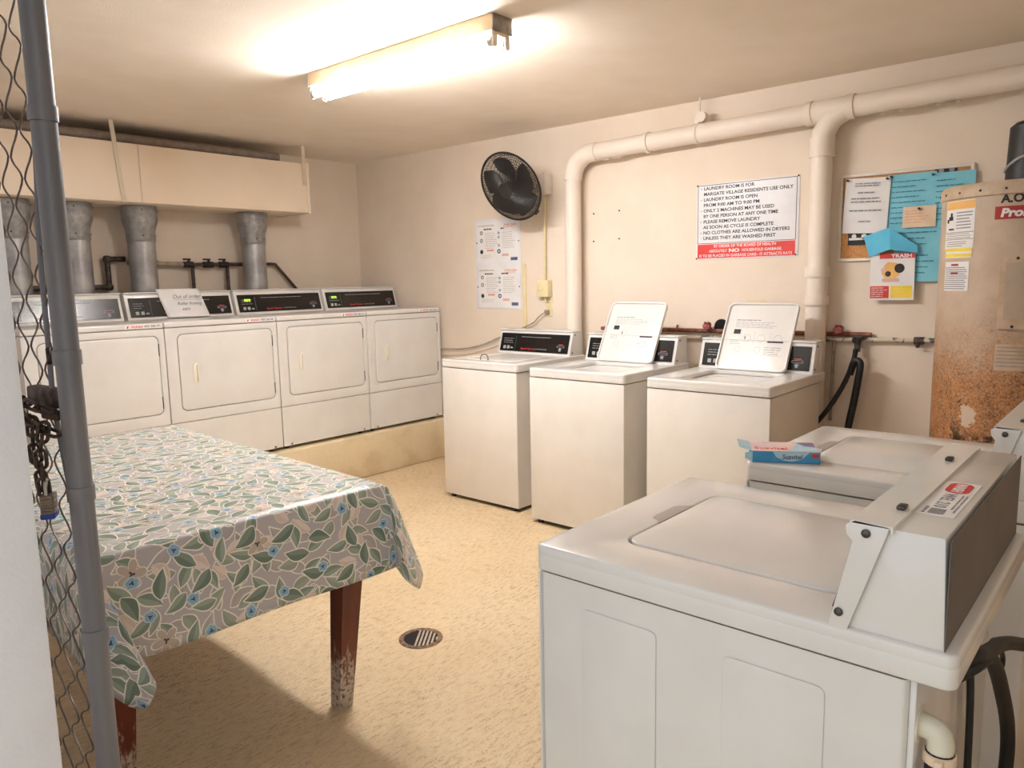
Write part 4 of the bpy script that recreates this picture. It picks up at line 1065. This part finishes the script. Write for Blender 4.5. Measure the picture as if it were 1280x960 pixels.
b.grid(lambda u, v: Vector(((HR + .002) * math.cos(math.radians(-51.5 + 7.5 * u * (1 - v * .85))), (HR + .002) * math.sin(math.radians(-51.5 + 7.5 * u * (1 - v * .85) + 2 * v)), 1.585 + .04 * v)), 4, 2); b.build('warning_pictogram', 'ink', lb)
b = MB(); onheat(b, -53.5, -27, 1.335, 1.455, .0012); lb2 = b.build('warning_label', 'paper', wh)
b = MB(); heat_bars(b, -52.5, -28, 1.34, 1.435, 11, .002, .45, .1); b.build('lettering', 'inkgrey', lb2)
b = MB(); onheat(b, -45, -37, 1.438, 1.446, .002, .0004, 4); onheat(b, -45, -37, 1.403, 1.411, .0024, .0004, 4); b.build('caution_word', 'badge', lb2)
b = MB(); bendt = MB(); text_mb(bendt, 'A.O.SMITH', .046, None, -.030, 1.678, bold=.035, width=.21); o = bendt.build('lettering', 'ink', wh); bend(o, .0012)
b = MB(); b.slab([rrect(-.048, .20, 1.615, 1.662, .010)], 0, .001); 
bd = bmesh.new(); bd.from_mesh(bpy.data.meshes.new('x')); bd.free()
b2 = MB(); onheat(b2, -9.8, 40, 1.614, 1.664, .0012, .0008, 24); bg_ = b2.build('badge', 'badge', wh); b.bm.free()
bt = MB(); text_mb(bt, 'ProMax', .044, None, -.030, 1.624, bold=.045, width=.165, shear=.15); o = bt.build('lettering', 'paper', bg_); bend(o, .0026)
b = MB(); onheat(b, -3.4, 34, 1.186, 1.470, .010, .010, 16); ac = b.build('access_panel', 'heaterplain', wh)
b = MB(); onheat(b, 0.5, 31, 1.225, 1.445, .0135, .003, 16); b.build('panel_face', 'panelgrey', ac)
for a, z in ((7.5, 1.462), (6.5, 1.196)):
    s = MB(); s.lathe([(.006, 0), (.006, .003), (0, .004)], 8, mtx=along(((HR + .010) * math.cos(math.radians(a)), (HR + .010) * math.sin(math.radians(a)), z), (math.cos(math.radians(a)), math.sin(math.radians(a)), 0))); s.build('screw', 'dark', ac)
b = MB(); onheat(b, -3.8, 30, 1.02, 1.125, .001); lb3 = b.build('rating_plate', 'heaterplain', wh)
b = MB(); heat_bars(b, -2.5, 26, 1.03, 1.12, 6, .002, .25, .2); b.build('lettering', 'inkgrey', lb3)
fp_ = thing('flue_pipe', 'black rubber wrapped pipe standing on top of the water heater', 'pipe', (.40, 4.985, 1.776))
b = MB(); b.lathe([(.100, 0), (.096, .10), (.092, .225), (.072, .243), (.05, .245), (.05, .20), (0, .20)], 32); b.build('pipe_wrap', 'rubber', fp_)
b = MB(); b.tube([(.099 * math.cos(a), .099 * math.sin(a), .075 + .025 * math.cos(a * 2)) for a in [2 * PI * k / 32 for k in range(32)]], .007, 8, closed=True); b.build('clamp_ring', 'grey', fp_)

# ------------------------------------------------------------------ dryer sheet carton on the second near washer
bxo = Vector((2.316, 4.630, WH + .0005)); bxd = Vector((-.078 + .0, .157, 0)).normalized()
bx = thing('dryer_sheet_box', 'blue and pink dryer sheet carton with an open end flap', 'box', tuple(bxo))
bang = math.atan2(.150, -.079); bx.rotation_euler = (0, 0, bang)
bl_, bw_, bh_ = .172, .118, .031
b = MB(); b.box(0, bl_, 0, .0012, 0, bh_); b.box(0, bl_, bw_ - .0012, bw_, 0, bh_); b.box(bl_ - .0012, bl_, 0, bw_, 0, bh_); b.box(0, bl_, 0, bw_, 0, .0012); b.build('carton', 'boxblue', bx)
b = MB(); b.box(0, bl_, 0, bw_, bh_ - .001, bh_ + .0004); tpb = b.build('top_face', 'boxpink', bx)
b = MB(); b.prism([(0, 0), (0, bw_), (-.036, bw_ - .006), (-.036, .006)], 0, .001, mtx=Matrix.Translation((0, 0, bh_ - .001)) @ Matrix.Rotation(math.radians(14), 4, 'Y')); b.build('end_flap', 'boxlight', bx)
b = MB(); b.prism([(0, 0), (.0, .026), (-.02, .02), (-.02, .004)], 0, .001, mtx=frame((0, 0, .004), (1, -.35, 0), (0, 0, 1))); b.build('side_flap', 'boxlight', bx)
b = MB(); b.prism([(.095, .006), (bl_ - .004, .004), (bl_ - .004, bw_ - .004), (.13, bw_ - .004), (.11, .05)], bh_ + .0004, bh_ + .0009); b.build('photo_print', 'boxlight', tpb)
b = MB(); b.prism([(.14, bw_ - .05), (bl_ - .003, bw_ - .06), (bl_ - .003, bw_ - .003), (.125, bw_ - .003)], bh_ + .0009, bh_ + .0013); b.build('corner_print', 'boxpurple', tpb)
b = MB(); text_mb(b, 'Suavitel', .042, Matrix.Translation((0, 0, bh_ + .0006)), .006, .02, bold=.01, width=.085); b.build('lettering', 'redtxt', tpb)
# side towards the room's near end is the long face at local y 0 or bw
FMx = frame((0, -.0002, 0), (1, 0, 0), (0, 0, 1))
b = MB(); b.slab([[(.052, .030), (.060, .016), (.08, .006), (.1, .004), (.125, .010), (.145, .030)]], 0, .0004, mtx=FMx); ov = b.build('oval_print', 'boxlight', bx)
b = MB(); text_mb(b, 'Suavitel', .018, FMx @ Matrix.Translation((0, 0, .0007)), .075, .011, bold=.02, width=.052, shear=.2); b.build('lettering', 'inkblue', ov)
b = MB(); b.box(.150, .168, .016, .026, 0, .0005, mtx=FMx); b.build('red_print', 'redtxt', bx)

# ------------------------------------------------------------------ floor drain
fdn = thing('floor_drain', 'round rusty floor drain set in the cream floor', 'drain', (2.342, 3.283, 0))
b = MB(); b.slab([circ(0, 0, .088, 32), circ(0, 0, .068, 28)], -.002, .003, .001); b.build('rim', 'drain', fdn)
b = MB(); b.slab([circ(0, 0, .0685, 28)], 0.0002, .0008); b.build('drain_hole', 'hole', fdn)
b = MB()
for k in range(6):
    x = -.012 + k * .0155; hl = math.sqrt(max(.0665 ** 2 - x * x, 0)); b.box(x - .0042, x + .0042, -hl, hl, .0009, .0030, .001)
b.build('grate', 'drainlight', fdn, mtx=Matrix.Rotation(math.radians(128), 4, 'Z'))

# ------------------------------------------------------------------ chain-link gate, chain, padlock
GX, GY = 3.752, 3.967
gt = thing('chain_link_gate', 'grey chain-link gate with a tall steel post, folded back beside the wall', 'gate', (GX, GY, .05), math.radians(5))
b = MB(); b.tube([(0, 0, 0), (0, 0, 2.30)], .0208, 24); pst = b.build('gate_post', 'gate', gt)
b = MB(); b.tube([(0, -1.05, 0), (0, -1.05, 2.30)], .0208, 16); b.build('gate_post', 'gate', gt)
for z in (.03, 2.27):
    b = MB(); b.tube([(0, -.02, z), (0, -1.03, z)], .0175, 16); b.build('gate_rail', 'gate', gt)
P_, W_ = .0875, .049
for wi in range(20):
    b = MB(); pts = []
    y0 = -.052 - wi * W_; n = 26
    for k in range(2 * n):
        z0 = .035 + k * P_ / 2; up = (k + wi) % 2 == 0
        ya, yb = (y0, y0 - W_) if up else (y0 - W_, y0)
        s = 1 if up else -1
        for q_ in range(5):
            t = q_ / 5.0; e = t + .09 * math.sin(2 * PI * t) * -1
            yy = ya + (yb - ya) * (e * 1.14 - .07)
            pts.append((.0035 * math.cos(PI * t) * s, yy, z0 + P_ / 2 * t))
    b.tube(pts, .0018, 5)
    if wi == 0: MESHW = b
    else:
        MESHW.add(b.bm)
MESHW.build('mesh_fabric', 'wire', gt, 60)
tbm = MB(); tbm.tube(bez([(.0, -.034, 2.2), (.0, -.040, 1.66), (.003, -.058, 1.45), (.004, -.062, 1.25), (.006, -.058, 1.15), (.004, -.034, 1.0), (.0, -.034, .9), (0, -.034, .1)], 6), .0050, 8); tbm.build('tension_bar', 'gate', gt)
for z in (1.665, 1.245, .995, .72):
    b = MB(); b.lathe([(.0208, -.013), (.0235, -.013), (.0235, .013), (.0208, .013)], 24, mtx=Matrix.Translation((0, 0, z)), cap=False)
    b.box(-.004, .004, -.072 if 1.1 < z < 1.4 else -.04, -.02, -.012 + z, .012 + z, .001); b.tube([(-.008, -.040, z), (.008, -.040, z)], .004, 8); b.build('tie_band', 'gate', gt)
la = MB(); la.box(-.014, .014, -.155, -.02, 1.150, 1.186, .006); la.box(.012, .022, -.08, -.02, 1.13, 1.15, .003); la.tube([(.012, -.046, 1.26), (.02, -.026, 1.235)], .004, 6); la.build('latch_arm', 'rustychain', gt)

def link_mesh(L=.020, Wd=.0085, r=.0032):
    pts = [(0, Wd * math.cos(a), (L * .5 if math.sin(a) >= 0 else -L * .5) * 1.0 + Wd * math.sin(a)) for a in [2 * PI * k / 16 for k in range(16)]]
    return pts
cn = thing('chain', 'dark rusty chain wound round the gate latch and hanging down', 'chain', (GX + .02, GY - .05, 1.17))
def put_link(p, d, turn):
    b = MB(); M = along(p, d) @ Matrix.Rotation(turn, 4, 'Z'); b.tube(link_mesh(), .0034, 6, closed=True, mtx=M); return b.build('link', 'rustychain', cn)
proto = None
def run(pts, step=.026):
    global proto
    path = bez(pts, 12); acc = 0; last = path[0]; k = 0; nxt = 0
    for i in range(1, len(path)):
        seg = (path[i] - path[i - 1]).length
        acc += seg
        if acc >= nxt:
            put_link(path[i], path[i] - path[i - 1], (PI / 2) * (k % 2) + .3); k += 1; nxt += step
run([(.018, -.11, .03), (.028, -.07, .045), (.03, -.02, .04), (.012, .022, .03)])
run([(.018, -.10, .005), (.026, -.05, .012), (.024, .0, .0), (.01, .025, -.01)])
run([(.022, -.035, .0), (.027, -.022, -.04), (.026, -.004, -.09), (.026, .008, -.128)])
run([(.022, .022, -.005), (.03, .024, -.04), (.029, .016, -.08), (.027, .010, -.12)])
pl = thing('padlock', 'laminated padlock with a blue base hanging from the chain', 'padlock', (GX + .045, GY - .030, 1.005))
b = MB()
for k in range(6): b.slab([rrect(-.0185, .0185, -.011, .011, .004)], .010 + k * .0055, .0150 + k * .0055, .0006)
b.build('lock_body', 'brass', pl, mtx=Matrix.Rotation(math.radians(60), 4, 'Z'))
b = MB(); b.slab([rrect(-.0195, .0195, -.012, .012, .004)], 0, .0105, .002); b.build('base_bumper', 'blue', pl, mtx=Matrix.Rotation(math.radians(60), 4, 'Z'))
b = MB(); b.tube([(-.011, 0, .04), (-.011, 0, .058)] + [(.011 * -math.cos(a), 0, .058 + .011 * math.sin(a)) for a in [PI * k / 8 for k in range(1, 8)]] + [(.011, 0, .058), (.011, 0, .04)], .0036, 8); b.build('shackle', 'chrome', pl, mtx=Matrix.Rotation(math.radians(60), 4, 'Z'))

for me in list(bpy.data.meshes):
    if me.users == 0: bpy.data.meshes.remove(me)
